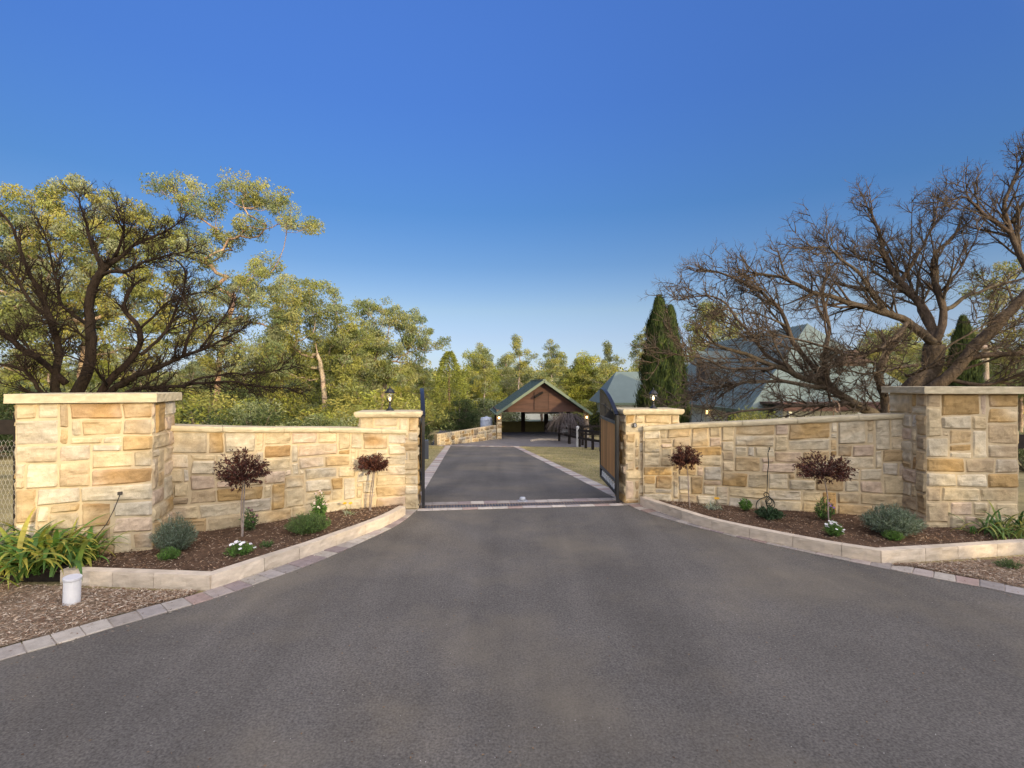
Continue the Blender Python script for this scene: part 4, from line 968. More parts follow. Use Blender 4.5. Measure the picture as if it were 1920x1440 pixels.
# ---------------------------------------------------------------- house
def house():
    t = thing('house', 'pale rendered house with steep green roof behind the bare right tree', 'house')
    gz = -1.5; ez = 1.42; rz = 5.5
    x0, x1, y0, y1 = 10.9, 18.5, 23.0, 37.5; ys = -0.075
    def Wp(a, b, z): return Vector((a-(b-y0)*0.0, b, z))
    mb = MB(); box(mb, ((x0+x1)/2, (y0+y1)/2, (gz+ez)/2-0.5), (x1-x0, y1-y0, ez-gz+1.0)); mb.build('wall', M_render, t)
    mb = MB(); e = 0.55; a0, a1, b0, b1 = x0-e, x1+e, y0-e, y1+e; rx = (x0+x1)/2; zz = ez-0.12
    h = 4.2
    vs = [Vector((a0, b0, zz)), Vector((a1, b0, zz)), Vector((a1, b1, zz)), Vector((a0, b1, zz)), Vector((rx, b0+h-1.2, rz)), Vector((rx, b1-0.4, rz))]
    mb.add(vs, [(0, 1, 4), (1, 2, 5, 4), (2, 3, 5), (3, 0, 4, 5)]); mb.add([v-Vector((0, 0, 0.02)) for v in vs[:4]], [(3, 2, 1, 0)])
    rf = mb.build('roof', M_roof, t)
    mb = MB()
    for i in range(1, 36):          # standing ribs on the west slope
        y = b0+(b1-b0)*i/36; k = min(1.0, (y-b0)/(h-1.2)); k = min(k, max(0.0, (b1-y)/0.9))
        tube(mb, [Vector((a0, y, zz+0.02)), Vector((a0+(rx-a0)*k, y, zz+(rz-zz)*k+0.02))], 0.022, 4, cap=False)
    q = mb.build('roof_rib', M_roof); q.parent = rf
    mb = MB(); box(mb, (a0, (b0+b1)/2, zz-0.03), (0.12, b1-b0+.1, 0.16)); box(mb, ((a0+a1)/2, b0, zz-0.03), (a1-a0, 0.12, 0.16)); mb.build('gutter', M_trim, t)
    # dormer
    mb = MB(); box(mb, (12.8, 32.0, 3.2), (2.0, 1.5, 1.3), col=(1.1, 1.5, 1.6)); d = mb.build('dormer', M_brown, t)
    mb = MB(); z = 3.85; mb.add([Vector((11.6, 31.1, z)), Vector((11.6, 32.9, z)), Vector((11.6, 32, z+0.7)), Vector((14.2, 31.1, z)), Vector((14.2, 32.9, z)), Vector((14.2, 32, z+.7))], [(0, 2, 1), (0, 3, 5, 2), (1, 2, 5, 4), (3, 4, 5)], (.75, .75, .75)); q = mb.build('dormer_roof', M_roof); q.parent = d
    mb = MB(); box(mb, (15.9, 24.9, 3.0), (1.3, 2.0, 1.0), col=(1.1, 1.2, 1.2)); d = mb.build('dormer', M_brown, t); d['label'] = 'reddish gabled dormer facing the road'
    mb = MB(); z = 3.5; mb.add([Vector((15.1, 23.7, z)), Vector((16.7, 23.7, z)), Vector((15.9, 23.7, z+.6)), Vector((15.1, 26.3, z)), Vector((16.7, 26.3, z)), Vector((15.9, 26.3, z+.6))], [(0, 1, 2), (0, 2, 5, 3), (1, 4, 5, 2)], (1.1, 1.1, 1.1)); q = mb.build('dormer_roof', M_brown); q.parent = d
    # windows on the west wall and the south wall
    def win(cx, cy, cz, w_, hh, axis):
        mb = MB(); s = (0.06, w_, hh) if axis == 'x' else (w_, 0.06, hh)
        box(mb, (cx, cy, cz), s); f = mb.build('window', M_glassd, t)
        mb = MB()
        for k in (-1, 1):
            if axis == 'x': box(mb, (cx-0.03, cy+k*(w_/2+0.03), cz), (0.08, 0.06, hh+0.12)); box(mb, (cx-0.03, cy, cz+k*(hh/2+0.03)), (0.081, w_, 0.06))
            else: box(mb, (cx+k*(w_/2+0.03), cy-0.03, cz), (0.06, 0.08, hh+0.12)); box(mb, (cx, cy-0.03, cz+k*(hh/2+0.03)), (w_, 0.081, 0.06))
        if axis == 'x': box(mb, (cx-0.03, cy, cz), (0.07, 0.04, hh))
        else: box(mb, (cx, cy-0.03, cz), (0.04, 0.07, hh))
        q = mb.build('window_frame', M_grey); q.parent = f
    win(x0-0.02, 31.9, 0.65, 1.5, 1.15, 'x'); win(x0-0.02, 25.3, 0.65, 1.0, 1.1, 'x'); win(15.0, y0-0.02, 0.35, 1.3, 0.9, 'y')
    mb = MB(); box(mb, (x0+0.1, 29.0, 0.2), (0.3, 0.35, 3.2), col=(1.05, 1.05, 1.0)); mb.build('pilaster', M_render, t)
    mb = MB(); box(mb, (14.1, 22.3, 0.0), (5.2, 1.1, 2.9)); mb.build('wall', M_render, t)
    mb = MB(); box(mb, (14.1, 21.9, 1.68), (6.2, 2.4, 0.08), col=(1.0, .9, .9)); box(mb, (14.1, 20.68, 1.58), (6.3, 0.06, 0.34), col=(1.0, .8, .8)); mb.build('verandah_roof', M_brown, t)
    for x in (11.3, 14.1, 16.9):
        mb = MB(); box(mb, (x, 20.85, 0.1), (0.12, 0.12, 3.0)); mb.build('verandah_post', M_render, t)
    recentre(t, (x0, y0, gz))
    l = thing('wall_lamp', 'small lit lamp on the pale house wall behind the bare tree', 'lamp'); c = Vector((x0-0.12, 29.6, 0.85)); c = Vector((x0-.16, 28.2, 0.95))
    mb = MB(); lathe(mb, [(0.06, 0.10), (0.01, 0.18)], c, 8); box(mb, c+Vector((0.08, 0, -.14)), (0.14, 0.05, 0.05)); mb.build('bracket', M_iron, l)
    mb = MB(); lathe(mb, [(0.05, -0.09), (0.07, 0.0), (0.05, 0.09)], c, 8); mb.build('bulb', emit('house_bulb', (1, .65, .25), 6), l); recentre(l, c)
    # separate wing behind
    t = thing('outbuilding', 'far green-roofed wing left of the dark cypresses', 'house')
    mb = MB(); box(mb, (11.8, 46, -0.4), (7.4, 6, 2.9)); mb.build('wall', M_render, t)
    mb = MB(); a0, a1, b0, b1 = 7.4, 16, 42.5, 49.5; zz = 0.9
    vs = [Vector((a0, b0, zz)), Vector((a1, b0, zz)), Vector((a1, b1, zz)), Vector((a0, b1, zz)), Vector((a0+1.9, b0+3.2, 3.6)), Vector((a1-1.9, b0+3.2, 3.6))]
    mb.add(vs, [(0, 1, 5, 4), (1, 2, 5), (2, 3, 4, 5), (3, 0, 4), (3, 2, 1, 0)]); mb.build('roof', M_roof, t)
    mb = MB(); box(mb, (11.7, 42.5, zz-0.05), (8.7, 0.12, 0.18)); mb.build('gutter', M_trim, t); recentre(t, (8.1, 43, -1.9))
house()
t = thing('shed', 'long low shed with blue-green roof seen through the open back of the carport', 'shed'); c = P(1010, 790, 60); c.z = tz(c.x, 60)
mb = MB(); box(mb, (c.x, 62.5, c.z+.6), (11, 5, 2.2)); mb.build('wall', M_render, t)
mb = MB(); z = -1.85; mb.add([Vector((c.x-6, 59.6, z)), Vector((c.x+6, 59.6, z)), Vector((c.x+6, 62.5, z+1.25)), Vector((c.x-6, 62.5, z+1.25)), Vector((c.x-6, 65.4, z)), Vector((c.x+6, 65.4, z))], [(0, 1, 2, 3), (3, 2, 5, 4), (0, 3, 4), (1, 5, 2), (0, 4, 5, 1)]); mb.build('roof', M_roof, t); recentre(t, c)
# ---------------------------------------------------------------- trees
def perp(rg, d, ang):
    _, a, b = frame(d); t = rg.uniform(0, 6.283); return (d*math.cos(ang)+(a*math.cos(t)+b*math.sin(t))*math.sin(ang)).normalized()
def twig(mb, rg, p, d, L, r, lvl, cfg, col):
    n = cfg['seg'][lvl]; pts = [p]; rs = [r]; q = p; dd = d; st = L/n
    for i in range(n):
        dd = (dd+rvec(rg)*cfg['wig'][lvl]+Vector((0, 0, cfg['up'][lvl]))).normalized(); q = q+dd*st*rg.uniform(.8, 1.2); pts.append(q); rs.append(max(r*(1-(i+1)/n*0.75), 0.0014))
    c = tint(rg, col, .25); tube(mb, pts, rs, cfg['sides'][lvl], c, cap=False)
    if lvl+1 < len(cfg['seg']):
        k = cfg['kids'][lvl+1]; k = max(1, int(k*L/cfg['len'][lvl]*rg.uniform(.7, 1.3)))
        for i in range(k):
            f = rg.uniform(0.15, 1.0)*n; j = min(int(f), n-1); s = pts[j].lerp(pts[j+1], f-j); dl = (pts[j+1]-pts[j]).normalized()
            d2 = perp(rg, dl, rg.uniform(0.5, 1.1)); 
            twig(mb, rg, s, d2, cfg['len'][lvl+1]*rg.uniform(.5, 1.35)*(1-0.35*f/n), max(rs[j]*0.55, cfg['rad'][lvl+1]), lvl+1, cfg, col)
def bare_tree(label, limbs, col, seed, cfg, base, dens=0.22):
    rg = random.Random(seed); t = thing('bare_tree', label, 'tree')
    tr = MB(); tw = MB()
    for li in limbs:
        pts, r0, r1, grow = li[:4]; pp = catmull([P(*q) for q in pts], 0.16); n = len(pp)
        pp = [q+Vector((noise.noise(q*1.3), noise.noise(q*1.3+Vector((9, 0, 0))), noise.noise(q*1.3+Vector((0, 9, 0)))))*0.07+Vector((noise.noise(q*4), 0, noise.noise(q*4+Vector((5, 5, 5)))))*0.035 for q in pp]
        rs = [(r0+(r1-r0)*(i/n)**0.8)*(1+0.14*noise.noise(pp[i]*5)) for i in range(n)]
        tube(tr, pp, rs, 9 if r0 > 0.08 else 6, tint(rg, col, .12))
        L = sum((b-a).length for a, b in zip(pp, pp[1:]))
        if grow:
            for i in range(int(L/dens*grow)):
                f = rg.uniform(li[4] if len(li) > 4 else 0.25, 1.0)*(n-1.001); j = int(f); s = pp[j].lerp(pp[j+1], f-j); dl = (pp[j+1]-pp[j]).normalized()
                twig(tw, rg, s, (perp(rg, dl, rg.uniform(.30, .95))), cfg['len'][0]*rg.uniform(.5, 1.25)*(1.2-0.75*f/n), min(cfg['rad'][0], rs[j]*0.5)*rg.uniform(.6, 1.2), 0, cfg, col)
            for k in range(3): twig(tw, rg, pp[-1], perp(rg, (pp[-1]-pp[-2]).normalized(), .4), cfg['len'][0]*.45, r1*.8, 0, cfg, col)
    tr.build('trunk', M_bark, t, smooth=True); tw.build('branches', M_bark, t); recentre(t, base); return t
CFG = dict(seg=[9, 6, 4, 3], wig=[.15, .26, .34, .38], up=[.025, .06, .04, .03], sides=[6, 4, 3, 3], kids=[0, 9, 7, 5], len=[1.6, .58, .30, .17], rad=[.040, .014, .0065, .0034])
CFL = dict(seg=[6, 5, 3], wig=[.28, .34, .38], up=[.06, .04, .03], sides=[5, 3, 3], kids=[0, 9, 6], len=[.80, .42, .22], rad=[.024, .009, .004])
RT = 13.6
rl = [
 ([(1690, 925, 13.6), (1688, 830, 13.6), (1692, 770, 13.6), (1710, 730, 13.6), (1745, 690, 13.6), (1752, 640, 13.5)], .34, .26, 0),
 ([(1650, 925, 13.2), (1655, 800, 13.2), (1652, 740, 13.2), (1640, 700, 13.1), (1655, 660, 13.2)], .14, .10, .5),
 ([(1690, 830, 13.5), (1640, 780, 13.0), (1590, 755, 12.6), (1545, 725, 12.4), (1490, 705, 12.4), (1440, 685, 12.3), (1380, 660, 12.3), (1320, 640, 12.2)], .20, .03, 1.0),
 ([(1590, 755, 12.6), (1530, 760, 12.0), (1450, 765, 11.8), (1390, 768, 11.7), (1340, 772, 11.6)], .09, .02, .8),
 ([(1560, 735, 12.4), (1500, 722, 12.0), (1420, 712, 12.0), (1350, 722, 12.0), (1290, 735, 12.0), (1262, 752, 12.0)], .075, .016, 1.0),
 ([(1545, 725, 12.4), (1532, 690, 12.3), (1540, 640, 12.3), (1545, 600, 12.3), (1530, 540, 12.4)], .095, .03, .9),
 ([(1540, 722, 12.4), (1500, 670, 12.6), (1470, 620, 12.7), (1440, 560, 12.8), (1380, 520, 12.8), (1320, 500, 12.8)], .085, .022, 1.2),
 ([(1470, 690, 12.3), (1420, 660, 12.6), (1370, 600, 12.8), (1340, 560, 12.9), (1300, 545, 13), (1268, 548, 13)], .065, .014, 1.2),
 ([(1440, 685, 12.3), (1360, 690, 12.0), (1290, 668, 12.0), (1235, 660, 12.0)], .05, .012, 1.1),
 ([(1752, 640, 13.5), (1700, 600, 13.3), (1650, 575, 13.2), (1590, 560, 13.0), (1520, 540, 13), (1450, 510, 13), (1400, 500, 13)], .15, .03, 1.2),
 ([(1660, 580, 13.2), (1620, 520, 13.2), (1580, 480, 13.2), (1545, 450, 13.2), (1515, 450, 13.2)], .08, .018, 1.2),
 ([(1752, 640, 13.5), (1735, 580, 13.8), (1700, 530, 14), (1660, 470, 14), (1645, 420, 14), (1632, 385, 14)], .17, .028, 1.2),
 ([(1690, 520, 14), (1720, 460, 14.2), (1745, 420, 14.2), (1760, 395, 14.2)], .08, .02, 1.2),
 ([(1752, 640, 13.5), (1765, 570, 13.4), (1750, 510, 13.4), (1755, 460, 13.4), (1790, 425, 13.4)], .14, .03, 1.2),
 ([(1705, 790, 13.6), (1745, 730, 13.2), (1800, 680, 13.0), (1860, 615, 12.8), (1925, 540, 12.6), (1960, 480, 12.6), (1985, 420, 12.6)], .21, .10, .6),
 ([(1940, 520, 12.6), (1915, 460, 12.7), (1895, 420, 12.8), (1880, 370, 12.8), (1905, 300, 12.8)], .11, .03, 1.3),
 ([(1895, 420, 12.8), (1850, 390, 12.8), (1815, 350, 12.8), (1790, 352, 12.8)], .07, .016, 1.2),
 ([(1895, 400, 12.8), (1930, 350, 12.8), (1950, 290, 12.8)], .06, .02, 1.2),
 ([(1810, 670, 13), (1870, 660, 12.6), (1940, 655, 12.4), (2040, 650, 12.4)], .09, .03, 1.2),
 ([(1760, 700, 13.2), (1840, 720, 12.8), (1920, 700, 12.4), (2020, 690, 12.2)], .07, .02, 1.2),
 ([(1770, 570, 13.4), (1830, 540, 13.8), (1890, 520, 14.2), (1950, 500, 14.4)], .07, .02, 1.2),
 ([(1700, 600, 13.3), (1660, 640, 12.4), (1590, 660, 12.0), (1520, 640, 11.9), (1440, 620, 11.9)], .08, .018, 1.2),
 ([(1720, 680, 13.4), (1670, 690, 12.4), (1620, 700, 12.0), (1580, 690, 11.8)], .06, .015, 1.0),
 ([(1700, 700, 13.4), (1740, 690, 12.6), (1790, 640, 12.2), (1850, 600, 12.2)], .05, .014, 1.1),
 ([(1752, 640, 13.5), (1720, 560, 14.6), (1690, 500, 15.2), (1600, 470, 15.2), (1560, 460, 15.2)], .09, .02, 1.2),
]
rl = [tuple([[(1690+(x-1690)*(.94 if x < 1690 else 1), 740+(y-740)*(.95 if y < 740 else 1), d) for x, y, d in l[0]], l[1]*.86, l[2]*.9]+list(l[3:])) for l in rl]
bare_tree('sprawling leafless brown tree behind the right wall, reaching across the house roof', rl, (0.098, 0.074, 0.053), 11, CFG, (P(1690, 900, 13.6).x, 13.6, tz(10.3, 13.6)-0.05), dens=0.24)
LTD = 13.0
ll = [
 ([(140, 925, 13), (135, 800, 13), (140, 740, 13), (165, 690, 13), (170, 620, 13), (165, 560, 13), (192, 490, 13)], .25, .12, .3),
 ([(192, 490, 13), (240, 450, 13), (290, 420, 13), (330, 400, 13)], .09, .02, 1.2),
 ([(192, 490, 13), (170, 430, 13.2), (155, 380, 13.2), (150, 345, 13.2)], .085, .018, 1.2),
 ([(215, 460, 13), (235, 410, 12.8), (225, 370, 12.8)], .06, .015, 1.2),
 ([(192, 500, 13), (260, 480, 12.7), (310, 460, 12.5), (350, 450, 12.5)], .07, .015, 1.2),
 ([(138, 800, 13), (100, 720, 12.8), (110, 650, 12.7), (90, 580, 12.7), (60, 500, 12.7), (30, 430, 12.7), (8, 380, 12.7)], .17, .025, 1.0),
 ([(90, 580, 12.7), (60, 560, 12.4), (20, 490, 12.4), (-30, 440, 12.4)], .07, .018, 1.1),
 ([(120, 720, 12.9), (60, 660, 12.5), (10, 620, 12.3), (-50, 590, 12.2), (-110, 560, 12)], .12, .04, 1.1),
 ([(130, 750, 13), (80, 735, 12.4), (40, 690, 12.2), (-20, 680, 12)], .09, .03, 1.1),
 ([(150, 790, 13), (200, 720, 13.1), (250, 660, 13.2), (262, 610, 13.2), (235, 560, 13.2), (250, 520, 13.2)], .16, .05, .9),
 ([(150, 790, 13), (220, 725, 12.8), (290, 690, 12.6), (350, 660, 12.5), (400, 640, 12.5), (450, 610, 12.5)], .15, .02, 1.1),
 ([(350, 660, 12.5), (355, 620, 12.4), (370, 590, 12.4), (350, 560, 12.4)], .06, .02, 1.0),
 ([(380, 645, 12.5), (410, 600, 12.4), (430, 565, 12.4)], .05, .015, 1.0),
 ([(170, 770, 13), (240, 735, 12.5), (330, 722, 12.2), (420, 716, 12), (500, 725, 12), (545, 730, 12)], .10, .018, 1.2),
 ([(330, 722, 12.2), (400, 705, 12.2), (470, 700, 12.2), (540, 690, 12.2)], .045, .012, 1.1),
 ([(262, 660, 13.2), (300, 620, 13.4), (330, 580, 13.6), (350, 500, 13.6), (330, 470, 13.6)], .07, .018, 1.2),
 ([(168, 600, 13), (120, 560, 13.3), (105, 500, 13.4), (90, 440, 13.4), (75, 400, 13.4)], .07, .016, 1.1),
 ([(170, 640, 13), (130, 600, 12.4), (100, 600, 12.2), (60, 600, 12)], .05, .014, 1.1),
 ([(200, 720, 13), (170, 680, 12.2), (130, 660, 12), (90, 660, 11.9)], .05, .014, 1.1),
 ([(262, 610, 13.2), (310, 560, 13.2), (350, 540, 13.2), (390, 535, 13.2)], .05, .014, 1.1),
]
ll = [tuple([[(x, 740+(y-740)*(.93 if y < 700 else 1), d) for x, y, d in l[0]], l[1]*.74, l[2]*.8, l[3]]) for l in ll]
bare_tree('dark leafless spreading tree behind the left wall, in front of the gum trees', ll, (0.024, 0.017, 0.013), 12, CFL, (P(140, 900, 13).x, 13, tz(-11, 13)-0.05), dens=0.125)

OL = [(0.31, 0.305, 0.075), (0.25, 0.265, 0.075), (0.17, 0.195, 0.06), (0.37, 0.34, 0.085)]
GG = [(0.25, 0.28, 0.13), (0.30, 0.32, 0.17), (0.16, 0.20, 0.08), (0.34, 0.33, 0.11)]
DG = [(0.05, 0.075, 0.025), (0.07, 0.095, 0.03), (0.035, 0.055, 0.02)]
YG = [(0.42, 0.40, 0.06), (0.32, 0.34, 0.06), (0.23, 0.26, 0.05)]
def clump(lf, rg, c, R_, n, ls, cols, flat=0.75, down=0.5):
    base = rg.choice(cols); so = rvec(rg)*50
    for _ in range(n):
        v = rvec(rg); v = v.normalized()*(v.length**0.45); k = 1+0.45*noise.noise(v*1.7+so)
        q = c+Vector((v.x*R_*k, v.y*R_*k, v.z*R_*flat*k)); d = (rvec(rg)+Vector((0, 0, -down))).normalized()
        leafq(lf, q, d, rvec(rg), ls*rg.uniform(.6, 1.4), ls*0.38, tint(rg, base, .2))
def gumx(trunk, blobs, cr, per, ls, cols, bark, rb, seed, dens=1.0, flat=.8):
    """trunk: foot-to-top points; blobs: (centre, radius) leaf masses; limbs are grown from the trunk to every leaf clump"""
    rg = random.Random(seed); tr = MB(); lf = MB()
    nodes = []; par = []
    tp = catmull(trunk, .35)
    for i, p in enumerate(tp): nodes.append(p+rvec(rg)*0.05); par.append(i-1)
    nt_ = len(tp); cs = []
    for c, r in blobs:
        n = max(3, int(dens*(r/cr)**2*2.3))
        for _ in range(n):
            v = rvec(rg); v = v.normalized()*(v.length**.6); cs.append(c+Vector((v.x*r, v.y*r*1.0, v.z*r*flat)))
    top = tp[-1]; cs.sort(key=lambda q: (q-top).length)
    leaves = [0]*len(nodes); zmin = tp[0].z+(tp[-1].z-tp[0].z)*.3
    for q in cs:
        best = None; bc = 1e9
        for k in range(len(nodes)):
            p = nodes[k]
            if p.z < zmin or (k >= nt_ and p.z > q.z+.8): continue
            d = (q-p).length; cost = d+max(0, p.z-q.z+.3)*1.5+(0.0 if k >= nt_ else .35)+.12*(p-top).length
            if cost < bc and d > .15: bc = cost; best = k
        p = nodes[best]; L = (q-p).length; n = max(2, int(L/.4)); prev = best
        bow = Vector((0, 0, -L*.12))+rvec(rg)*L*.10
        for m in range(1, n+1):
            f = m/n; pt = p.lerp(q, f)+bow*math.sin(f*math.pi)+rvec(rg)*.04; nodes.append(pt); par.append(prev); leaves.append(0); prev = len(nodes)-1
        leaves[prev] += 1
    for k in range(len(nodes)-1, 0, -1):
        if par[k] >= 0: leaves[par[k]] += leaves[k]
    tot = max(1, leaves[0]); rad = [max(.012, rb*(l/tot)**.52) for l in leaves]
    for k in range(nt_): rad[k] = max(rad[k], rb*(1-.55*k/nt_)*.6)
    for k in range(1, len(nodes)):
        a = par[k]; n = 7 if rad[k] > .08 else (5 if rad[k] > .03 else 3)
        tube(tr, [nodes[a], nodes[k]], [min(rad[a], rad[k]*1.25), rad[k]], n, tint(rg, bark, .15), cap=False)
    for q in cs: clump(lf, rg, q+Vector((0, 0, .05)), cr*rg.uniform(.7, 1.3), int(per*rg.uniform(.6, 1.35)), ls, cols, .72)
    return tr, lf, max(q.z for q in cs)+cr*.6, len(cs)
def gumr(H, W_, z0, seed, cols, nb, cr, per, ls, bark, rb, br=(.9, 1.5), dens=1.0):
    rg = random.Random(seed); bl = []
    for i in range(nb):
        f = (i+.5)/nb; z = H*(z0+(0.95-z0)*f); pr = math.sin(min(1, .25+f*.9)*math.pi)**.6 if f < .98 else .3
        a = i*2.4+rg.uniform(-.6, .6); rr = W_*pr*rg.uniform(.35, 1.0); bl.append((Vector((math.cos(a)*rr, math.sin(a)*rr, z)), rg.uniform(*br)*(1-.3*f)))
    tp = [Vector((0, 0, -.2)), Vector((rg.uniform(-.2, .2), 0, H*.25)), Vector((rg.uniform(-.4, .4), rg.uniform(-.3, .3), H*.55)), Vector((rg.uniform(-.4, .4), rg.uniform(-.3, .3), H*.85))]
    return gumx(tp, bl, cr, per, ls, cols, bark, rb, seed, dens)
def notable(label, trunk, blobs, D, dd, cols, seed, cr, per, ls, bark, rb, dens=1.0):
    """tree laid out from measured points: trunk (x, y), leaf masses (x, y, radius) in photo pixels at distance D, depth spread dd"""
    rg = random.Random(seed+500); k = D/960; x0 = (trunk[0][0]-960)*k; z0 = tz(x0, D)
    tp = [Vector((x0, D, z0-.2))]+[P(a, b, D+rg.uniform(-.4, .4)) for a, b in trunk[1:]]
    bl = [(P(a, b, D+rg.uniform(-dd, dd)), r*k*1.22) for a, b, r in blobs]
    tr, lf, _, _ = gumx(tp, bl, cr, per, ls, cols, bark, rb, seed, dens)
    t = thing('gum_tree', label, 'tree'); tr.build('trunk', M_bark, t, smooth=True); lf.build('crown', M_leaf, t); recentre(t, (x0, D, z0)); return t
def conifer(H, r, seed, cols, n, ls=.22, flame=True, bark=(.2, .14, .09)):
    rg = random.Random(seed); tr = MB(); lf = MB(); tube(tr, [Vector((0, 0, -.2)), Vector((0, 0, H*.5)), Vector((0, 0, H*.96))], [r*.12, r*.07, .01], 6, bark)
    for _ in range(n):
        h = rg.random()**0.9; a = rg.uniform(0, 6.283)
        prof = (math.sin(min(1, h*3.2)*math.pi/2))*(1-h)**0.62*1.25; k = rg.uniform(0.72, 1.04)*(1+.45*noise.noise(Vector((math.cos(a)*2.6, math.sin(a)*2.6, h*9+seed)))+.2*noise.noise(Vector((math.cos(a)*6, math.sin(a)*6, h*20+seed))))
        q = Vector((math.cos(a)*r*prof*k, math.sin(a)*r*prof*k, H*(0.02+h*.97)))
        d = Vector((math.cos(a)*.35, math.sin(a)*.35, 1))+rvec(rg)*.35 if flame else rvec(rg)+Vector((math.cos(a), math.sin(a), -.1))
        leafq(lf, q, d, Vector((math.cos(a), math.sin(a), 0)) if flame else rvec(rg), ls*rg.uniform(.6, 1.5), ls*.28, tint(rg, rg.choice(cols), .35))
    return tr, lf, H, n
def shrubmass(r, H, seed, cols, ncl, per, ls=.16, bark=(.25, .2, .15)):
    rg = random.Random(seed); tr = MB(); lf = MB()
    for i in range(ncl):
        a = rg.uniform(0, 6.283); k = math.sqrt(rg.random()); h = H*rg.uniform(.2, 1)*(1-.45*k*k)
        e = Vector((math.cos(a)*r*k, math.sin(a)*r*k, h)); tube(tr, [Vector((e.x*.2, e.y*.2, -.1)), e*.5+rvec(rg)*.1, e], [.05, .03, .01], 4, tint(rg, bark, .2), cap=False)
        clump(lf, rg, e, r*.3*rg.uniform(.7, 1.3), per, ls, cols, .8, .1)
    return tr, lf, H*1.05, ncl
PROTO = {}
def plant_tree(kind, label, px, ytop, D, gen=None, rot=None, group=None, name='gum_tree', cat='tree', wide=1.0, zb=None, sink=0.0):
    x = (px-960)/960*D; zg = tz(x, D)-sink if zb is None else zb; top = 2.5-(ytop-720)*D/960; H = top-zg
    if kind not in PROTO:
        tr, lf, zt, n_ = gen(); t = thing(name, label, cat, group)
        a = tr.build('trunk', M_bark, t, smooth=True); b = lf.build('crown', M_leaf, t); PROTO[kind] = (t, zt); r = t
    else:
        p, zt = PROTO[kind]; r = p.copy(); C.objects.link(r); r['label'] = label; r['category'] = cat
        if group: r['group'] = group
        elif 'group' in r: del r['group']
        for ch in list(p.children): c = ch.copy(); C.objects.link(c); c.parent = r
    zt = PROTO[kind][1]; s = H/zt; r.location = (x, D, zg); r.scale = (s*wide, s*wide, s); r.rotation_euler = (0, 0, rot if rot is not None else (px*1.7) % 6.28); return r
g = dict(
 slim=lambda: gumr(13, 2.3, .42, 105, GG+OL, 11, .55, 95, .24, (0.36, 0.30, 0.24), .13),
 slim2=lambda: gumr(13, 2.6, .5, 126, OL+GG[:2], 10, .55, 95, .24, (0.36, 0.30, 0.24), .13),
 mid1=lambda: gumr(11, 3.6, .35, 103, OL+GG[:1], 14, .6, 110, .22, (0.45, 0.36, 0.27), .26, (1.2, 1.8)),
 mid2=lambda: gumr(11, 4.2, .4, 104, GG+OL[1:3], 13, .6, 110, .22, (0.40, 0.30, 0.22), .24, (1.1, 1.7)),
 round_=lambda: gumr(9, 2.8, .22, 117, YG, 16, .6, 130, .20, (0.3, 0.24, 0.18), .22, (1.2, 1.8)),
 con=lambda: conifer(9, 2.1, 108, YG[1:]+OL[1:2], 9000, .30, False),
 cyp=lambda: conifer(8, 1.25, 109, DG+[(0.10, 0.13, 0.03)], 30000, .26, True),
 shr=lambda: shrubmass(2.0, 3.2, 110, OL+YG[1:2], 60, 150, .15),
 shr2=lambda: shrubmass(2.0, 3.0, 111, GG[:3]+DG[:2], 60, 150, .14),
 dark=lambda: shrubmass(1.8, 4.0, 112, DG, 60, 150, .17),
)
# notable trees
notable('broad golden-green gum tree standing behind the dark leafless tree on the left', [(150, 760), (155, 700), (165, 620), (170, 560)],
 [(140, 375, 42), (60, 398, 42), (222, 398, 42), (285, 425, 38), (15, 450, 42), (100, 450, 45), (180, 455, 45), (255, 480, 45), (325, 470, 34), (40, 520, 45), (130, 530, 48), (215, 545, 48), (300, 545, 42), (-40, 470, 48), (10, 590, 45), (90, 610, 48), (180, 625, 48), (270, 640, 45), (335, 610, 38)],
 27, 2.2, OL+[GG[1]], 201, .42, 150, .16, (0.40, 0.29, 0.20), .22, .9)
notable('tallest loose-crowned gum tree with orange limbs, leaning over the left wall', [(405, 780), (408, 710), (418, 650), (432, 590), (440, 550)],
 [(300, 350, 22), (345, 355, 26), (370, 385, 24), (405, 395, 20), (455, 360, 34), (505, 362, 30), (538, 395, 22), (560, 412, 22), (585, 420, 17), (470, 420, 28), (415, 455, 30), (375, 480, 30), (345, 440, 22), (500, 500, 24), (490, 535, 36), (440, 545, 32), (530, 550, 22), (460, 590, 28), (380, 560, 30), (540, 600, 24), (420, 620, 30), (360, 620, 28), (500, 640, 26), (530, 610, 26), (450, 660, 30), (520, 675, 26), (400, 670, 28)],
 29, 1.8, GG+OL[:2], 202, .42, 120, .15, (0.36, 0.24, 0.16), .16, 1.15)
notable('mid-height gum tree between the tall gum and the left lantern', [(612, 800), (608, 740), (602, 690), (592, 650)],
 [(560, 545, 28), (598, 560, 30), (530, 585, 28), (640, 600, 28), (575, 610, 34), (625, 645, 32), (530, 640, 30), (665, 630, 26), (585, 675, 28), (660, 680, 24), (560, 705, 30), (620, 715, 30), (500, 690, 28), (650, 730, 26)],
 34, 2.0, OL[:3]+GG[:1], 203, .42, 125, .16, (0.42, 0.33, 0.25), .17, 1.0)
notable('spreading gum tree behind the lantern of the left gate pillar', [(712, 800), (716, 750), (726, 705), (730, 675)],
 [(690, 585, 22), (722, 590, 28), (760, 600, 26), (788, 622, 24), (806, 645, 18), (826, 640, 9), (680, 630, 30), (738, 635, 32), (700, 672, 28), (770, 660, 22), (645, 650, 22), (690, 705, 28), (745, 700, 28), (790, 690, 20), (650, 690, 26)],
 37, 2.0, GG+OL[1:3], 204, .42, 125, .16, (0.36, 0.27, 0.20), .16, 1.0)
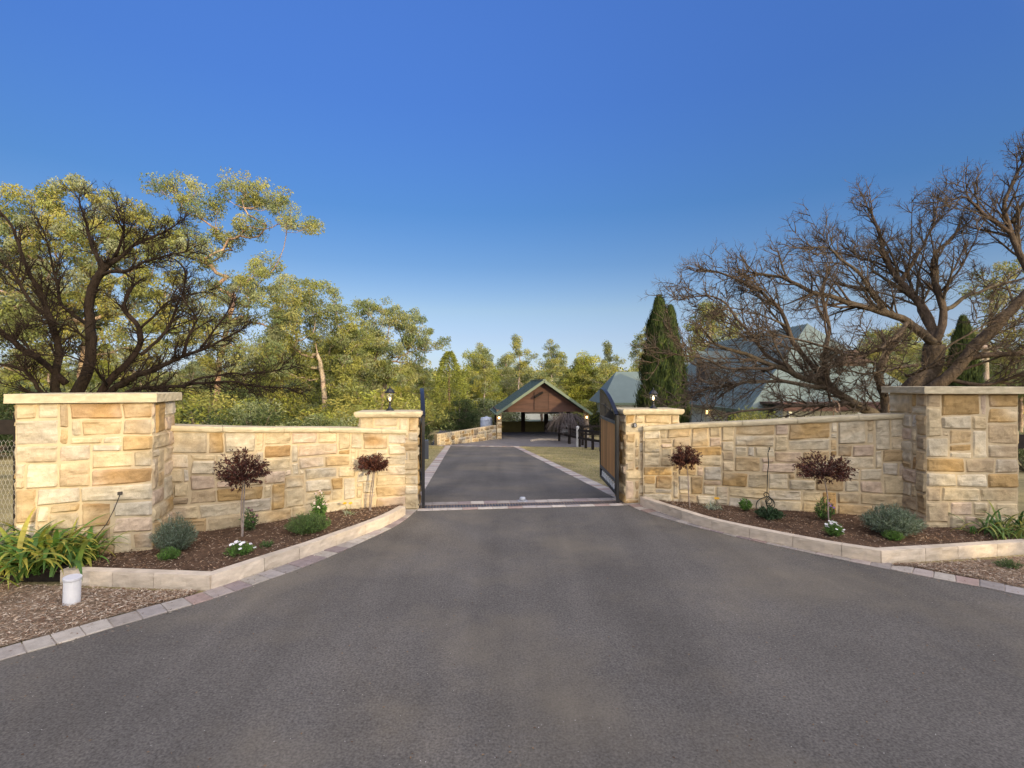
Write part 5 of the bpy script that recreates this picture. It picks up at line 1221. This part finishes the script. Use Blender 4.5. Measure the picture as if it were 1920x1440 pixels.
notable('golden gum tree behind the bare right tree at the right edge', [(1850, 780), (1848, 710), (1850, 650)],
 [(1870, 510, 24), (1915, 500, 26), (1840, 560, 26), (1895, 565, 30), (1930, 610, 30), (1850, 620, 28), (1900, 650, 32), (1810, 640, 24), (1950, 560, 28)],
 34, 2.2, OL+[(0.30, 0.28, 0.12)], 205, .5, 90, .20, (0.34, 0.28, 0.22), .18, .7)
for k_, lb, px, yt, D, w_ in [
 ('con', 'pointed bright green tree rising just right of the left gate', 842, 658, 52, 1.1),
 ('slim', 'pale open-crowned gum tree left of the carport', 905, 642, 62, 1.0),
 ('slim2', 'tallest thin gum tree directly behind the carport ridge', 972, 628, 66, .85),
 ('slim', 'open gum tree behind the right slope of the carport roof', 1035, 636, 64, 1.0),
 ('round_', 'dense yellow-green tree behind the right end of the carport', 1100, 660, 58, 1.1),
 ('slim2', 'umbrella-crowned dark gum tree left of the cypresses', 1142, 640, 74, .8),
 ('slim', 'pale tall gum tree touching the left edge of the cypresses', 1206, 612, 60, .9),
 ('mid1', 'pale gum tree glimpsed through the bare branches above the house ridge', 1330, 566, 60, 1.0),
 ('mid2', 'gum tree rising over the far left of the pasture', -60, 400, 24, 1.0)]:
    plant_tree(k_, lb, px, yt, D, g[k_], wide=w_)
plant_tree('cyp', 'dark narrow cypress left of the house, the taller of the pair', 1236, 560, 27, g['cyp'], name='cypress_tree', group='cypresses', wide=.85)
plant_tree('cyp', 'shorter dark cypress touching the house side of the taller one', 1257, 578, 26.6, g['cyp'], rot=2.0, name='cypress_tree', group='cypresses', wide=.75)
plant_tree('cyp', 'dark cypress seen through the right tree near the tall end pillar', 1806, 598, 22, g['cyp'], rot=4.0, name='cypress_tree', group='cypresses', wide=.8)
plant_tree('shr', 'yellow-green bush in front of the house wall under the bare tree', 1410, 762, 20, g['shr'], name='bush', cat='shrub', wide=1.1)
plant_tree('shr2', 'rounded hedge bush at the right edge beyond the tall end pillar', 1940, 800, 19, g['shr2'], name='bush', cat='shrub')
plant_tree('dark', 'dark bushy tree left of the carport tank', 862, 740, 46, g['dark'], name='bush', cat='shrub')
plant_tree('dark', 'dark green shrub beside the left gate at the lawn corner', 798, 782, 37, g['dark'], name='bush', cat='shrub', wide=.7)
plant_tree('dark', 'dark bush right of the carport behind the fence', 1125, 770, 47, g['dark'], name='bush', cat='shrub', wide=1.3)
# bare weeping shrub before the right carport pier
rg = random.Random(9); t = thing('weeping_shrub', 'grey leafless weeping shrub in front of the right carport pier', 'shrub'); mb = MB(); b = P(1066, 826, 38.6); b.z = -1.95
tube(mb, [b, b+Vector((.05, 0, .8)), b+Vector((0, 0, 1.5))], [.08, .06, .05], 6, (.16, .13, .13)); mb.build('trunk', M_bark, t); mb = MB()
for i in range(420):
    a = rg.uniform(0, 6.28); k = rg.uniform(.3, 1)
    s = b+Vector((0, 0, 1.4)); tube(mb, [s, s+Vector((math.cos(a)*k*.8, math.sin(a)*k*.8, .9*rg.uniform(.4, 1))), s+Vector((math.cos(a)*k*1.5, math.sin(a)*k*1.5, .5*rg.uniform(.2, 1))), s+Vector((math.cos(a)*k*1.9, math.sin(a)*k*1.9, -.6*rg.uniform(.2, 1.2)))], [.012, .010, .008, .006], 3, (.10, .085, .085), cap=False)
mb.build('branches', M_bark, t); recentre(t, b)
# woodland belt
rg = random.Random(77); kinds = ['slim', 'slim2', 'mid1', 'mid2', 'round_', 'con']
for i in range(64):
    px = 20+i*(1240-20)/64+rg.uniform(-14, 14); D = rg.uniform(50, 92)
    if px < 440: yt = rg.uniform(640, 715)
    elif px < 700: yt = rg.uniform(610, 690)
    elif px < 820: yt = rg.uniform(665, 715)
    else: yt = rg.uniform(650, 712)
    plant_tree(rg.choice(kinds), 'gum tree standing among the woodland belt behind the drive', px, yt, D, None, rot=rg.uniform(0, 6.28), group='woodland trees beyond the drive', wide=rg.uniform(.95, 1.4))
for i in range(20):
    px = 1620+i*22+rg.uniform(-10, 10); D = rg.uniform(42, 75)
    plant_tree(rg.choice(kinds), 'gum tree standing in the hazy belt right of the house', px, rg.uniform(600, 690), D, None, rot=rg.uniform(0, 6.28), group='woodland trees right of the house', wide=rg.uniform(.95, 1.4))
for i in range(46):
    px = -60+i*(900)/46+rg.uniform(-12, 12); D = rg.uniform(19, 44)
    if px > 725: continue
    yt = rg.uniform(712, 775)
    plant_tree(rg.choice(['shr', 'shr2', 'dark', 'shr', 'shr2']), 'leafy bush in the scrub between the left wall and the gum trees', px, yt, D, None, rot=rg.uniform(0, 6.28), group='scrub bushes behind the left wall', name='bush', cat='shrub', wide=rg.uniform(1, 1.7))
for i in range(26):
    px = 800+i*(420)/26+rg.uniform(-8, 8); D = rg.uniform(49, 60)
    if 925 < px < 1095: continue
    plant_tree(rg.choice(['shr', 'shr2', 'dark']), 'leafy bush in the undergrowth beyond the carport', px, rg.uniform(745, 790), D, None, rot=rg.uniform(0, 6.28), group='undergrowth beyond the carport', name='bush', cat='shrub', wide=rg.uniform(1.1, 1.8))
for o_ in bpy.data.objects:
    if o_.name.startswith('gum_tree') and o_.get('category') == 'shrub': o_.name = 'bush'
# distant wooded ridge
mb = MB(); rg = random.Random(5)
for i in range(3600):
    D = 120+380*rg.random()**1.3; x = rg.uniform(-1.25, 1.25)*D; z = tz(x, D); s = rg.uniform(2.2, 4.2); c = rg.choice(OL+GG+DG); 
    for k in range(16):
        v = rvec(rg); v = v.normalized()*v.length**.5; q = Vector((x+v.x*s, D+v.y*s, z+s*1.3+v.z*s*1.1)); leafq(mb, q, rvec(rg), rvec(rg), 2.0, 1.2, tint(rg, c, .25))
tag(mb.build('distant_wood', M_leaf), 'far wooded ridge fading behind the tree belt', 'wood', kind='stuff')
# bark bits washed against the paver edges
mb = MB(); rg = random.Random(28)
for pth, sd in ((PL, -1), (PR, 1)):
    for i in range(1500):
        u = pth.L*rg.uniform(.3, .995); p, nn = pth.sm(u); o = rg.choice([rg.uniform(0, .3), .30+abs(rg.gauss(0, .02)), -abs(rg.gauss(0, .10))]); q = p+nn*sd*o; a = rg.uniform(0, 6.28)
        if q.y > 9.9: continue
        c = tint(rg, rg.choice(CH+CD), .3); sz = rg.uniform(.005, .018); z = .009 if o < 0 else .022
        leafq(mb, Vector((q.x, q.y, z)), Vector((math.cos(a), math.sin(a), rg.uniform(0, .25))), Vector((0, 0, 1)), sz*2, sz*.7, c)
tag(mb.build('bark_litter', M_chip), 'fine bark crumbs and dead leaf bits lying along the paver edging', 'litter', kind='stuff')
# trees across the road behind the camera, whose shade lies over the forecourt
for i, (x, y, H, w_) in enumerate(BLOCK):
    p, zt = PROTO['mid1' if i % 2 else 'round_']; r = p.copy(); C.objects.link(r); r.name = 'shade_tree'; r['label'] = 'leafy roadside tree across the road from the gates'; r['category'] = 'tree'; r['group'] = 'roadside trees across the road'
    for ch in list(p.children): c = ch.copy(); C.objects.link(c); c.parent = r
    s = H/zt; r.location = (x, y, 0); r.scale = (s*w_, s*w_, s); r.rotation_euler = (0, 0, i*1.3)
# rope on the right tree
t = thing('rope', 'pale rope tied in a loop to the low limb of the right tree', 'rope'); mb = MB(); q = P(1563, 752, 12.2)
k = 12.2/960
tube(mb, catmull([P(1563, 800, 12.2), P(1563, 770, 12.2), P(1562, 755, 12.2), P(1568, 752, 12.15), P(1574, 762, 12.1), P(1572, 772, 12.1), P(1566, 770, 12.1), P(1564, 758, 12.1), P(1560, 748, 12.1), P(1552, 745, 12.1)], .03), .016, 6, (1, 1, 1)); mb.build('rope_strand', M_rope, t); mb = MB(); lathe(mb, [(.02, -.03), (.045, 0), (.02, .03)], P(1563, 757, 12.17), 8); mb.build('knot', M_rope, t, smooth=True); recentre(t, q)
# grass tufts on the lawns
mb = MB(); rg = random.Random(8)
for i in range(42000):
    D = 11.3+24*rg.random()**1.4; side = rg.random()
    if side < .55: x = DC(D)+2.75+rg.random()*(7.5-0.05*D)
    elif side < .8: x = DC(D)-2.6-rg.random()*3
    else: x = rg.uniform(-16, -7.2); D = rg.uniform(8, 26)
    z = tz(x, D); c = tint(rg, rg.choice([(.34, .29, .12), (.26, .25, .09), (.17, .19, .06), (.42, .35, .18)]), .25)
    leafq(mb, Vector((x, D, z-.003)), Vector((rg.uniform(-.7, .7), rg.uniform(-.7, .7), 1)), Vector((0, 1, 0)), rg.uniform(.02, .055), .012, c)
tag(mb.build('grass', M_leafn), 'short dry yellow-green lawn grass beside the driveway', 'grass', kind='stuff')
# fallen leaves and grit on the asphalt
mb = MB(); rg = random.Random(18)
for i in range(1500):
    y = rg.uniform(1.9, 10.2); x = rg.uniform(-1, 1)*(y*.9+.3); a = rg.uniform(0, 6.28)
    if not (-4.4+0.28*(y-4.6) < x < 5.9-0.6*(y-6)) : continue
    c = rg.choice([(.5, .48, .44), (.10, .06, .04), (.22, .14, .08), (.55, .52, .48)]); s = rg.uniform(.002, .007) if c[0] > .4 else rg.uniform(.004, .014)
    d = Vector((math.cos(a), math.sin(a), 0)); leafq(mb, Vector((x, y, .008)), d, Vector((0, 0, 1)), s*2, s, c)
tag(mb.build('leaf_litter', M_chip), 'scattered grit and dead leaf bits on the asphalt', 'litter', kind='stuff')
